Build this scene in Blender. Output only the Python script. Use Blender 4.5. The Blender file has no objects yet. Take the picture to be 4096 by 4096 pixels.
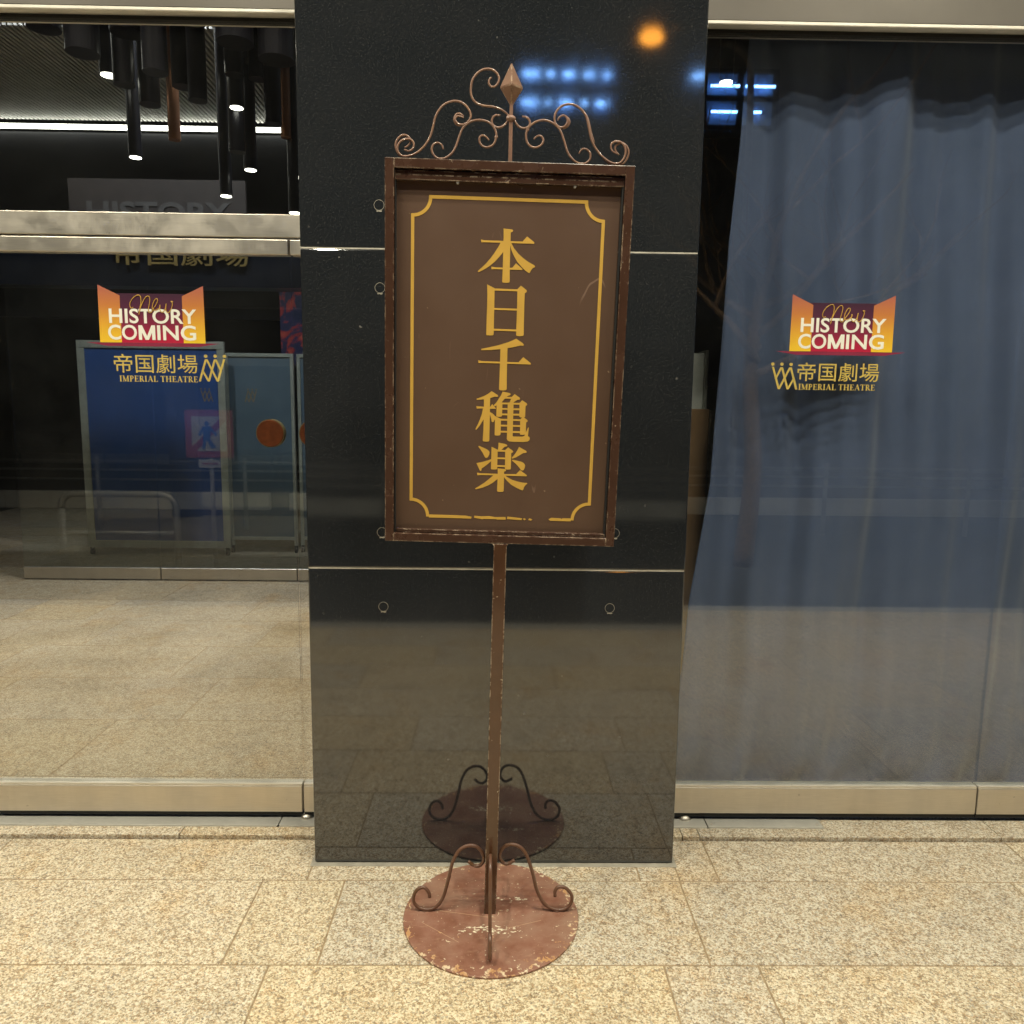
import bpy, bmesh, math, random
from mathutils import Vector, Matrix, geometry
random.seed(7)
sc = bpy.context.scene
COL = sc.collection
rad = math.radians

# ---------------------------------------------------------------- camera
cam_d = bpy.data.cameras.new('camera'); cam = bpy.data.objects.new('camera', cam_d); COL.objects.link(cam)
PITCH, YAW, ROLL = 0.1351897, -0.0143813, 0.0118338
_f = Vector((-math.sin(YAW)*math.cos(PITCH), math.cos(YAW)*math.cos(PITCH), -math.sin(PITCH)))
_r = Vector((math.cos(YAW), math.sin(YAW), 0)); _u = _r.cross(_f)
_r2 = math.cos(ROLL)*_r + math.sin(ROLL)*_u; _u2 = -math.sin(ROLL)*_r + math.cos(ROLL)*_u
_m = Matrix((_r2, _u2, -_f)).transposed().to_4x4()
_m.translation = Vector((0.0113378, -2.5253508, 1.5913385))
cam.matrix_world = _m
cam_d.sensor_width = 36; cam_d.lens = 36*3090.255/4096
cam_d.clip_start = 0.05; cam_d.clip_end = 400
sc.camera = cam

# ---------------------------------------------------------------- night sky, exposure
w = bpy.data.worlds.new("World"); sc.world = w; w.use_nodes = True
nt = w.node_tree; nt.nodes.clear()
out = nt.nodes.new('ShaderNodeOutputWorld'); bg = nt.nodes.new('ShaderNodeBackground'); sky = nt.nodes.new('ShaderNodeTexSky')
sky.sky_type = 'NISHITA'; sky.sun_disc = False; sky.sun_elevation = rad(-2.5); sky.sun_rotation = rad(200)
bg.inputs['Strength'].default_value = 0.15
nt.links.new(sky.outputs[0], bg.inputs[0]); nt.links.new(bg.outputs[0], out.inputs[0])
sc.view_settings.view_transform = 'Standard'; sc.view_settings.look = 'None'
sc.view_settings.exposure = 0.0; sc.view_settings.gamma = 1.0
try:
    sc.cycles.use_denoising = True; sc.cycles.max_bounces = 10; sc.cycles.transparent_max_bounces = 16
    sc.cycles.sample_clamp_indirect = 6.0; sc.cycles.caustics_reflective = False; sc.cycles.caustics_refractive = False
except Exception: pass

LAMP_WARM = (1.0, 0.945, 0.76)
CANOPY_W = 21.5        # each downlight under the canopy
LOBBY_W = 24.0         # each lobby lamp

# ---------------------------------------------------------------- helpers
def tag(o, label=None, cat=None, group=None, kind=None):
    if label: o['label'] = label
    if cat: o['category'] = cat
    if group: o['group'] = group
    if kind: o['kind'] = kind
    return o
def empty(name, loc=(0,0,0), rot=(0,0,0)):
    o = bpy.data.objects.new(name, None); COL.objects.link(o); o.location = loc; o.rotation_euler = rot
    o.empty_display_size = .1
    return o
def link(name, bm, mat, parent=None, smooth=False):
    me = bpy.data.meshes.new(name); bm.normal_update(); bm.to_mesh(me); bm.free()
    o = bpy.data.objects.new(name, me); COL.objects.link(o)
    if mat: me.materials.append(mat)
    if parent: o.parent = parent
    if smooth:
        for p in me.polygons: p.use_smooth = True
    return o
def box(bm, x0, x1, y0, y1, z0, z1, bev=0.0, seg=1):
    vs = [bm.verts.new((x, y, z)) for z in (z0, z1) for y in (y0, y1) for x in (x0, x1)]
    fs = [(0,2,3,1),(4,5,7,6),(0,1,5,4),(1,3,7,5),(3,2,6,7),(2,0,4,6)]
    faces = [bm.faces.new([vs[i] for i in f]) for f in fs]
    if bev > 0:
        es = list({e for f in faces for e in f.edges})
        bmesh.ops.bevel(bm, geom=es, offset=bev, segments=seg, affect='EDGES', profile=0.5)
    return bm
def cyl(bm, p0, p1, r0, r1=None, n=24, cap=True):
    r1 = r0 if r1 is None else r1
    p0, p1 = Vector(p0), Vector(p1); d = (p1-p0).normalized()
    a = d.orthogonal().normalized(); b = d.cross(a)
    A, B = [], []
    for i in range(n):
        t = 2*math.pi*i/n; v = a*math.cos(t)+b*math.sin(t)
        A.append(bm.verts.new(p0+v*r0)); B.append(bm.verts.new(p1+v*r1))
    for i in range(n):
        j = (i+1) % n; bm.faces.new((A[i], A[j], B[j], B[i]))
    if cap:
        bm.faces.new(list(reversed(A))); bm.faces.new(B)
    return bm
def catmull(pts, sub=6):
    pts = [Vector(p) for p in pts]; P = [pts[0]*2-pts[1]]+pts+[pts[-1]*2-pts[-2]]; o = []
    for i in range(1, len(P)-2):
        p0, p1, p2, p3 = P[i-1], P[i], P[i+1], P[i+2]
        for k in range(sub):
            t = k/sub
            o.append(0.5*((2*p1)+(p2-p0)*t+(2*p0-5*p1+4*p2-p3)*t*t+(3*p1-p0-3*p2+p3)*t**3))
    o.append(pts[-1]); return o
def tube(bm, pts, r, n=12, taper=None):
    rings = []; nprev = None
    for i, p in enumerate(pts):
        d = (pts[min(i+1, len(pts)-1)]-pts[max(i-1, 0)])
        if d.length < 1e-9: d = Vector((0,0,1))
        d.normalize()
        if nprev is None: a = d.orthogonal().normalized()
        else:
            a = nprev-d*nprev.dot(d)
            a = a.normalized() if a.length > 1e-6 else d.orthogonal().normalized()
        nprev = a; b = d.cross(a); rr = r if taper is None else r*taper(i/(len(pts)-1))
        rings.append([bm.verts.new(p+(a*math.cos(2*math.pi*k/n)+b*math.sin(2*math.pi*k/n))*rr) for k in range(n)])
    for A, B in zip(rings, rings[1:]):
        for k in range(n):
            j = (k+1) % n; bm.faces.new((A[k], A[j], B[j], B[k]))
    bm.faces.new(list(reversed(rings[0]))); bm.faces.new(rings[-1])
    return bm
def union2d(polys):
    """union of overlapping flat polygons -> (2-D points, triangles)"""
    V, F = [], []
    for pl in polys:
        a = sum(pl[i][0]*pl[(i+1) % len(pl)][1]-pl[(i+1) % len(pl)][0]*pl[i][1] for i in range(len(pl)))
        if a < 0: pl = list(reversed(pl))
        b = len(V); V += [Vector((p[0], p[1])) for p in pl]; F.append(list(range(b, b+len(pl))))
    r = geometry.delaunay_2d_cdt(V, [], F, 0, 1e-6)
    return r[0], [f for f, o in zip(r[2], r[5]) if len(o) > 0]
def flat(bm, polys, y, th=0.0008, ox=0.0, oz=0.0, sx=1.0, sz=1.0, flip=False):
    """flat lettering facing -Y at depth y, given real (small) thickness"""
    vs, fs = union2d(polys)
    edges = {}
    A = [bm.verts.new((ox+v.x*sx, y, oz+v.y*sz)) for v in vs]; B = [bm.verts.new((ox+v.x*sx, y+th, oz+v.y*sz)) for v in vs]
    for f in fs:
        try: bm.faces.new([A[i] for i in f])
        except ValueError: continue
        for i in range(len(f)):
            e = (f[i], f[(i+1) % len(f)]); k = tuple(sorted(e)); edges.setdefault(k, []).append(e)
    for k, l in edges.items():
        if len(l) == 1:
            a, b = l[0]
            try: bm.faces.new((A[b], A[a], B[a], B[b]))
            except ValueError: pass
    used = [v for v in A+B if not v.link_faces]
    for v in used: bm.verts.remove(v)
    return bm
def stroke(pts, w, closed=False):
    """polyline -> quads with mitred offsets (2-D)"""
    pts = [Vector(p) for p in pts]; n = len(pts); L, R = [], []
    for i in range(n):
        if closed: a, b = pts[i-1], pts[(i+1) % n]; d1 = (pts[i]-a).normalized(); d2 = (b-pts[i]).normalized()
        else:
            d1 = (pts[i]-pts[i-1]).normalized() if i > 0 else (pts[1]-pts[0]).normalized()
            d2 = (pts[i+1]-pts[i]).normalized() if i < n-1 else d1
        nn = Vector((-(d1+d2).y, (d1+d2).x))
        nn = nn.normalized() if nn.length > 1e-6 else Vector((-d1.y, d1.x))
        c = max(0.35, nn.dot(Vector((-d1.y, d1.x)))); off = nn*(w/2/c)
        L.append(pts[i]+off); R.append(pts[i]-off)
    return [[R[i], R[(i+1) % n], L[(i+1) % n], L[i]] for i in range(n if closed else n-1)]
def arc(cx, cy, rx, ry, a0, a1, n=14):
    return [(cx+rx*math.cos(rad(a0+(a1-a0)*i/n)), cy+ry*math.sin(rad(a0+(a1-a0)*i/n))) for i in range(n+1)]
def circ(cx, cy, r, n=20): return [(cx+r*math.cos(2*math.pi*i/n), cy+r*math.sin(2*math.pi*i/n)) for i in range(n)]
def text_into(bm, body, x0, z0, width, height, y, th=0.0008, offset=0.0):
    """built-in font, fitted to a box (x0,z0 = lower left), facing -Y, given thickness"""
    c = bpy.data.curves.new('lettering', 'FONT'); c.body = body; c.size = 1.0; c.offset = offset; c.resolution_u = 4
    o = bpy.data.objects.new('lettering', c); COL.objects.link(o)
    me = bpy.data.meshes.new_from_object(o.evaluated_get(bpy.context.evaluated_depsgraph_get()))
    bpy.data.objects.remove(o); bpy.data.curves.remove(c)
    xs = [v.co.x for v in me.vertices]; ys = [v.co.y for v in me.vertices]
    ax, bx, ay, by = min(xs), max(xs), min(ys), max(ys)
    f = lambda v: (x0+(v.co.x-ax)/(bx-ax)*width, z0+(v.co.y-ay)/(by-ay)*height)
    A = [bm.verts.new((f(v)[0], y, f(v)[1])) for v in me.vertices]
    fs = []
    for p in me.polygons:
        if p.area > 1e-9:
            try: fs.append(bm.faces.new([A[i] for i in p.vertices]))
            except ValueError: pass
    bpy.data.meshes.remove(me)
    bmesh.ops.remove_doubles(bm, verts=A, dist=1e-6)
    fs = [f_ for f_ in fs if f_.is_valid]
    r = bmesh.ops.extrude_face_region(bm, geom=fs)
    bmesh.ops.translate(bm, verts=[g for g in r['geom'] if isinstance(g, bmesh.types.BMVert)], vec=(0, th, 0))

# ---------------------------------------------------------------- materials
class NT:
    def __init__(s, name):
        s.m = bpy.data.materials.new(name); s.m.use_nodes = True; s.t = s.m.node_tree
        s.b = s.t.nodes['Principled BSDF']; s.o = s.t.nodes['Material Output']
        s.c = s.n('ShaderNodeTexCoord').outputs['Object']
    def n(s, typ, **kw):
        nd = s.t.nodes.new(typ)
        for k, v in kw.items(): setattr(nd, k, v)
        return nd
    def l(s, a, b): s.t.links.new(a, b)
    def set(s, **kw):
        for k, v in kw.items(): s.b.inputs[k.replace('_', ' ')].default_value = v
        return s
    def scaled(s, vec):
        m = s.n('ShaderNodeMapping'); m.inputs['Scale'].default_value = vec; s.l(s.c, m.inputs[0]); return m.outputs[0]
    def noise(s, scale, detail=4, rough=.55, vec=None, dist=0.0):
        nd = s.n('ShaderNodeTexNoise'); nd.inputs['Scale'].default_value = scale; nd.inputs['Detail'].default_value = detail
        nd.inputs['Roughness'].default_value = rough; nd.inputs['Distortion'].default_value = dist; s.l(vec or s.c, nd.inputs['Vector']); return nd.outputs['Fac']
    def voro(s, scale, vec=None, out='Distance', feature='F1'):
        nd = s.n('ShaderNodeTexVoronoi'); nd.feature = feature; nd.inputs['Scale'].default_value = scale; s.l(vec or s.c, nd.inputs['Vector']); return nd.outputs[out]
    def ramp(s, fac, stops, interp='LINEAR'):
        nd = s.n('ShaderNodeValToRGB'); nd.color_ramp.interpolation = interp; e = nd.color_ramp.elements
        while len(e) < len(stops): e.new(.5)
        for el, (p, c) in zip(e, stops):
            el.position = p; el.color = (c if len(c) == 4 else (*c, 1)) if isinstance(c, tuple) else (c, c, c, 1)
        s.l(fac, nd.inputs[0]); return nd.outputs[0]
    def mix(s, fac, a, b, blend='MIX'):
        nd = s.n('ShaderNodeMix'); nd.data_type = 'RGBA'; nd.blend_type = blend
        for v, i in ((fac, 0), (a, 6), (b, 7)):
            if hasattr(v, 'is_output'): s.l(v, nd.inputs[i])
            elif i == 0: nd.inputs[0].default_value = v
            else: nd.inputs[i].default_value = (*v, 1) if len(v) == 3 else v
        return nd.outputs[2]
    def math(s, op, a, b=0.0, c=0.0, clamp=False):
        nd = s.n('ShaderNodeMath'); nd.operation = op; nd.use_clamp = clamp
        for i, v in enumerate((a, b, c)):
            if hasattr(v, 'is_output'): s.l(v, nd.inputs[i])
            else: nd.inputs[i].default_value = v
        return nd.outputs[0]
    def edge(s, radius, lo=.02, hi=.25):
        bv = s.n('ShaderNodeBevel'); bv.samples = 6; bv.inputs['Radius'].default_value = radius
        g = s.n('ShaderNodeNewGeometry'); d = s.n('ShaderNodeVectorMath'); d.operation = 'DOT_PRODUCT'
        s.l(bv.outputs[0], d.inputs[0]); s.l(g.outputs['Normal'], d.inputs[1])
        inv = s.math('SUBTRACT', 1.0, d.outputs['Value'])
        return s.ramp(inv, [(lo, 0.0), (hi, 1.0)])
    def bump(s, h, strength=.2, dist=.002):
        nd = s.n('ShaderNodeBump'); nd.inputs['Strength'].default_value = strength; nd.inputs['Distance'].default_value = dist
        s.l(h, nd.inputs['Height']); s.l(nd.outputs[0], s.b.inputs['Normal'])
    def col(s, sock): s.l(sock, s.b.inputs['Base Color'])
    def rgh(s, sock): s.l(sock, s.b.inputs['Roughness'])
def plain(name, col, rough=.5, metal=0.0, var=.15, scale=8):
    t = NT(name); f = t.noise(scale, 5)
    c = t.ramp(f, [(.3, tuple(v*(1-var) for v in col)), (.7, tuple(min(1, v*(1+var)) for v in col))])
    t.col(c); t.set(Roughness=rough, Metallic=metal); return t.m
def glow(name, col, strength):
    t = NT(name); t.set(Base_Color=(*col, 1), Roughness=.6); t.b.inputs['Emission Color'].default_value = (*col, 1)
    t.b.inputs['Emission Strength'].default_value = strength; return t.m

def mat_paving(name='paving_granite', tone=1.0):
    t = NT(name)
    at = t.n('ShaderNodeAttribute'); at.attribute_name = 'slab'; sl = at.outputs['Fac']
    def cells(scale):
        nd = t.n('ShaderNodeTexVoronoi'); nd.inputs['Scale'].default_value = scale; nd.inputs['Randomness'].default_value = 1.0
        wob = t.n('ShaderNodeVectorMath'); wob.operation = 'ADD'; nz = t.n('ShaderNodeTexNoise'); nz.inputs['Scale'].default_value = scale*1.1; nz.inputs['Detail'].default_value = 2; t.l(t.c, nz.inputs['Vector'])
        sc_ = t.n('ShaderNodeVectorMath'); sc_.operation = 'SCALE'; sc_.inputs['Scale'].default_value = 1.3/scale; t.l(nz.outputs['Color'], sc_.inputs[0]); t.l(t.c, wob.inputs[0]); t.l(sc_.outputs[0], wob.inputs[1]); t.l(wob.outputs[0], nd.inputs['Vector'])
        sp = t.n('ShaderNodeSeparateColor'); t.l(nd.outputs['Color'], sp.inputs[0]); return sp.outputs[0], sp.outputs[1]
    a, a2 = cells(185); b, b2 = cells(380)
    g = t.math('ADD', t.math('MULTIPLY', a, .60), t.math('MULTIPLY', b, .40))
    clump = t.noise(34, 4, .65); g = t.math('ADD', g, t.math('MULTIPLY', t.math('SUBTRACT', clump, .5), .75))
    c = t.ramp(g, [(.12, (.22, .17, .115)), (.28, (.38, .305, .205)), (.42, (.53, .45, .325)), (.54, (.65, .58, .45)), (.70, (.75, .70, .57)), (.9, (.82, .78, .67))])
    c = t.mix(t.math('MULTIPLY', t.math('GREATER_THAN', a2, .90), .55), c, (.20, .19, .185))
    c = t.mix(t.math('MULTIPLY', t.math('GREATER_THAN', b2, .86), .5), c, (.55, .30, .12))
    tint = t.ramp(sl, [(0.0, (.84, .83, .82)), (.3, (1.0, .97, .93)), (.6, (.93, .88, .78)), (.85, (1.0, .93, .80)), (1.0, (.90, .88, .86))])
    c = t.mix(1.0, c, tint, 'MULTIPLY')
    big = t.noise(2.3, 5, .65); mid = t.noise(11, 4, .6)
    rust = t.ramp(t.math('ADD', t.math('MULTIPLY', big, .75), t.math('MULTIPLY', mid, .25)), [(.52, 0.0), (.70, .6)])
    c = t.mix(rust, c, t.mix(1.0, c, (.95, .72, .42), 'MULTIPLY'))
    gry = t.ramp(t.noise(3.7, 5, .65, t.scaled((1, 1, 3))), [(.52, 0.0), (.72, .65)])
    c = t.mix(gry, c, t.mix(1.0, c, (.70, .70, .72), 'MULTIPLY'))
    gum = t.ramp(t.voro(3.1), [(.055, .55), (.075, 0.0)]); gsel = t.math('GREATER_THAN', t.noise(1.7, 2), .52)
    c = t.mix(t.math('MULTIPLY', gum, gsel), c, t.mix(1.0, c, (.60, .58, .55), 'MULTIPLY'))
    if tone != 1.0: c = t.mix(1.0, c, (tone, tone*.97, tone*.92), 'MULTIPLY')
    t.col(c); t.rgh(t.ramp(mid, [(.3, .42), (.7, .7)])); t.bump(g, .2, .0012); return t.m
def mat_granite_black():
    t = NT('black_granite')
    gr = t.noise(210, 4, .75); g2 = t.noise(95, 3, .6)
    base = t.ramp(gr, [(.34, (.007, .0083, .0100)), (.50, (.016, .0184, .0216)), (.58, (.029, .032, .035)), (.72, (.060, .060, .058))])  # bluish lift in the base colour stands in for reflected haze
    sp = t.ramp(t.voro(330), [(.0, 1.0), (.16, .5), (.24, 0.0)]); sel = t.ramp(t.noise(150, 2), [(.52, 0.0), (.60, 1.0)])
    c = t.mix(t.math('MULTIPLY', sp, sel), base, (.12, .112, .098))
    dust = t.math('MULTIPLY', t.ramp(t.noise(2.6, 6, .68), [(.40, 0.0), (.75, .5)]), t.ramp(g2, [(.35, .3), (.65, 1.0)]))
    c = t.mix(dust, c, (.034, .034, .036))
    chip = t.math('MULTIPLY', t.ramp(t.noise(46, 2, .4), [(.725, 0.0), (.75, 1.0)]), t.ramp(t.noise(5.1, 2), [(.5, 0.0), (.62, 1.0)]))
    c = t.mix(chip, c, (.16, .155, .145))
    smear = t.ramp(t.noise(13, 4, .6, t.scaled((2.2, 1, .35))), [(.66, 0.0), (.74, .5)])
    c = t.mix(t.math('MULTIPLY', smear, t.ramp(t.noise(3.3, 2), [(.52, 0.0), (.62, 1.0)])), c, (.055, .054, .052))
    t.col(c); t.set(IOR=2.0)
    r = t.math('ADD', t.ramp(t.noise(7, 5, .6), [(.3, .018), (.75, .050)]), t.math('MULTIPLY', gr, .035)); t.rgh(r)
    t.bump(gr, .022, .0004); return t.m
def mat_paint(name, col, chip=(.72, .58, .42), wear=.5, rough=.3, er=.004, spots=.0, rust=None, coat=.3):  # worn edges; default chip tone lightened to paint in the edge highlight too
    t = NT(name)
    f = t.noise(9, 6, .6); c = t.ramp(f, [(.3, tuple(v*.82 for v in col)), (.7, tuple(v*1.15 for v in col))])
    if rust:
        rf = t.ramp(t.noise(24, 6, .65), [(.52, 0.0), (.64, .85)]); c = t.mix(rf, c, rust)
    ed = t.edge(er, .015, .12); nz = t.ramp(t.noise(42, 5, .7), [(.46, 0.0), (.56, 1.0)])
    lv = t.ramp(t.noise(5, 3), [(.35, .25), (.62, 1.0)])
    m = t.math('MULTIPLY', t.math('MULTIPLY', ed, nz), t.math('MULTIPLY', lv, wear), clamp=True)
    c = t.mix(m, c, chip)
    if spots > 0:
        sp = t.ramp(t.noise(60, 3, .55, None, .6), [(.70, 0.0), (.715, spots)]); c = t.mix(sp, c, chip)
    scr = t.noise(30, 3, .6, t.scaled((.2, 1, 6)))
    c = t.mix(t.ramp(scr, [(.70, 0.0), (.74, .35)]), c, tuple(min(1, v*2.2+.03) for v in col))
    t.col(c); t.rgh(t.ramp(f, [(.3, rough*.8), (.7, rough*1.35)])); t.set(Coat_Weight=coat, Coat_Roughness=.12)
    t.bump(t.noise(90, 4, .6), .08, .0008); return t.m
def mat_base_plate():
    t = NT('worn_base_paint'); R = .2746
    f = t.noise(11, 6, .65); c = t.ramp(f, [(.3, (.20, .083, .050)), (.5, (.26, .120, .080)), (.7, (.31, .160, .112))])
    dusty = t.ramp(t.noise(5.5, 5, .6), [(.45, 0.0), (.68, .6)]); c = t.mix(dusty, c, (.30, .185, .125))
    fib = t.noise(70, 4, .7, t.scaled((.5, 1.6, 1))); c = t.mix(t.ramp(fib, [(.56, 0.0), (.68, .4)]), c, (.38, .235, .15))
    sep = t.n('ShaderNodeSeparateXYZ'); t.l(t.c, sep.inputs[0])
    x, y = sep.outputs[0], sep.outputs[1]
    r = t.math('SQRT', t.math('ADD', t.math('MULTIPLY', x, x), t.math('MULTIPLY', y, y)))
    edge = t.ramp(t.math('DIVIDE', r, R), [(.86, 0.0), (.985, 1.0)])
    nz = t.noise(58, 4, .62, None, .5)
    thr = t.math('SUBTRACT', .685, t.math('MULTIPLY', edge, .140))
    chip = t.math('GREATER_THAN', nz, thr)
    cc = t.ramp(t.noise(21, 2), [(.42, (.50, .27, .12)), (.58, (.72, .60, .42))])
    c = t.mix(chip, c, cc)
    # paint flaked off in a band in front of the post and beside it
    dy = t.math('ADD', y, .088); band = t.math('SUBTRACT', 1.0, t.math('ADD', t.math('MULTIPLY', t.math('MULTIPLY', dy, dy), 900.0), t.math('MULTIPLY', t.math('MULTIPLY', x, x), 60.0)), clamp=True)
    dy2 = t.math('SUBTRACT', y, .06); x2 = t.math('SUBTRACT', x, .07); band2 = t.math('SUBTRACT', .75, t.math('ADD', t.math('MULTIPLY', t.math('MULTIPLY', dy2, dy2), 1800.0), t.math('MULTIPLY', t.math('MULTIPLY', x2, x2), 90.0)), clamp=True)
    bb = t.math('MAXIMUM', band, band2)
    n2 = t.noise(110, 4, .6, t.scaled((.55, 1, 1)))
    m2 = t.math('GREATER_THAN', t.math('ADD', n2, t.math('MULTIPLY', bb, .16)), .685)
    c = t.mix(m2, c, (.78, .70, .52))
    # three long scratches
    for (a, b, d, lo, hi) in ((.75, 1.0, .212, -.21, -.09), (-.35, 1.0, .10, .05, .16), (.2, 1, .03, -.18, .02)):
        q = t.math('ABSOLUTE', t.math('ADD', t.math('ADD', t.math('MULTIPLY', x, a), t.math('MULTIPLY', y, b)), d))
        on = t.math('MULTIPLY', t.math('LESS_THAN', q, .0011), t.math('MULTIPLY', t.math('GREATER_THAN', x, lo), t.math('LESS_THAN', x, hi)))
        c = t.mix(t.math('MULTIPLY', on, .6), c, (.55, .36, .22))
    t.col(c); t.rgh(t.ramp(f, [(.3, .38), (.7, .6)])); t.bump(t.noise(120, 4, .6), .12, .0008); t.set(Coat_Weight=.08, Coat_Roughness=.3); return t.m
def mat_panel():
    t = NT('sign_panel_brown')
    f = t.noise(3, 5, .6); c = t.ramp(f, [(.3, (.096, .054, .034)), (.7, (.110, .063, .040))])
    # thin curved rubs and scratches
    for sc_, vec, th, am in ((1.0, (3.0, 1, .55), .0045, .28), (1.0, (2.0, 1, 1.3), .0022, .18)):
        n = t.noise(2.2, 2, .45, t.scaled(vec)); q = t.math('ABSOLUTE', t.math('SUBTRACT', n, .5 if am > .2 else .58))
        gate = t.ramp(t.noise(6.5 if am > .2 else 9, 2), [(.60, 0.0), (.68, 1.0)])
        on = t.math('MULTIPLY', t.math('LESS_THAN', q, th*.6), gate)
        c = t.mix(t.math('MULTIPLY', on, am), c, (.45, .30, .22))
    sp = t.ramp(t.noise(85, 2, .4), [(.765, 0.0), (.78, .5)]); c = t.mix(sp, c, (.42, .30, .2))
    t.col(c); t.rgh(t.ramp(f, [(.3, .38), (.7, .5)])); t.bump(t.noise(240, 2), .02, .0004); return t.m
def mat_steel(name='brushed_steel', col=(.58, .55, .50), vec=(.6, 12, 60), rough=.28):
    t = NT(name); n = t.noise(26, 5, .6, t.scaled(vec)); b = t.noise(4, 4)
    c = t.ramp(n, [(.3, tuple(v*.86 for v in col)), (.7, tuple(min(1, v*1.08) for v in col))])
    c = t.mix(t.ramp(b, [(.55, 0.0), (.8, .35)]), c, tuple(v*.7 for v in col))
    st = t.ramp(t.noise(5.5, 5, .6, t.scaled((2.2, 1, .25))), [(.42, 0.0), (.62, .22)]); c = t.mix(st, c, tuple(v*.76 for v in col))
    sp = t.ramp(t.noise(38, 3, .5), [(.70, 0.0), (.74, .5)]); c = t.mix(sp, c, tuple(v*.5 for v in col))
    sm = t.ramp(t.noise(9, 5, .65), [(.4, 0.0), (.7, .16)])
    t.col(c); t.set(Metallic=1.0); t.rgh(t.math('ADD', t.math('ADD', t.math('MULTIPLY', n, .2), sm), rough)); t.bump(n, .05, .0005); return t.m
def mat_glass(name, tint=(.93, .97, .96), f0=.085, dust=.006):
    t = NT(name); t.t.nodes.remove(t.b)
    lw = t.n('ShaderNodeLayerWeight'); lw.inputs['Blend'].default_value = .5
    f5 = t.math('POWER', lw.outputs['Facing'], 5.0); F = t.math('ADD', f0, t.math('MULTIPLY', f5, 1-f0))
    tr = t.n('ShaderNodeBsdfTransparent'); tr.inputs[0].default_value = (*tint, 1)
    gl = t.n('ShaderNodeBsdfGlossy'); gl.inputs['Roughness'].default_value = .012; gl.inputs[0].default_value = (1, 1, 1, 1)
    df = t.n('ShaderNodeBsdfDiffuse'); df.inputs[0].default_value = (.5, .5, .48, 1)
    m1 = t.n('ShaderNodeMixShader'); t.l(t.ramp(t.noise(5, 5, .65), [(.35, dust*.4), (.8, dust*1.8)]), m1.inputs[0]); t.l(tr.outputs[0], m1.inputs[1]); t.l(df.outputs[0], m1.inputs[2])
    m2 = t.n('ShaderNodeMixShader'); t.l(F, m2.inputs[0]); t.l(m1.outputs[0], m2.inputs[1]); t.l(gl.outputs[0], m2.inputs[2])
    t.l(m2.outputs[0], t.o.inputs[0]); return t.m
def mat_gradient(name, z0, z1, stops):
    t = NT(name); sep = t.n('ShaderNodeSeparateXYZ'); t.l(t.c, sep.inputs[0])
    f = t.math('DIVIDE', t.math('SUBTRACT', sep.outputs[2], z0), z1-z0, clamp=True)
    t.col(t.ramp(f, stops)); t.set(Roughness=.45); return t.m
def mat_cloth():
    t = NT('curtain_cloth'); f = t.noise(2.4, 5, .6); wv = t.noise(420, 2, .5, t.scaled((1, 1, .5)))
    c = t.ramp(f, [(.3, (.060, .090, .185)), (.7, (.088, .122, .240))]); c = t.mix(t.ramp(wv, [(.4, .0), (.65, .35)]), c, (.12, .145, .19))
    t.col(c); t.set(Roughness=.85); t.b.inputs['Sheen Weight'].default_value = .2; wr = t.noise(9, 4, .6, t.scaled((1, 1, .6)), .8); t.bump(t.math('ADD', wv, t.math('MULTIPLY', wr, 6.0)), .10, .0012); return t.m

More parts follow.
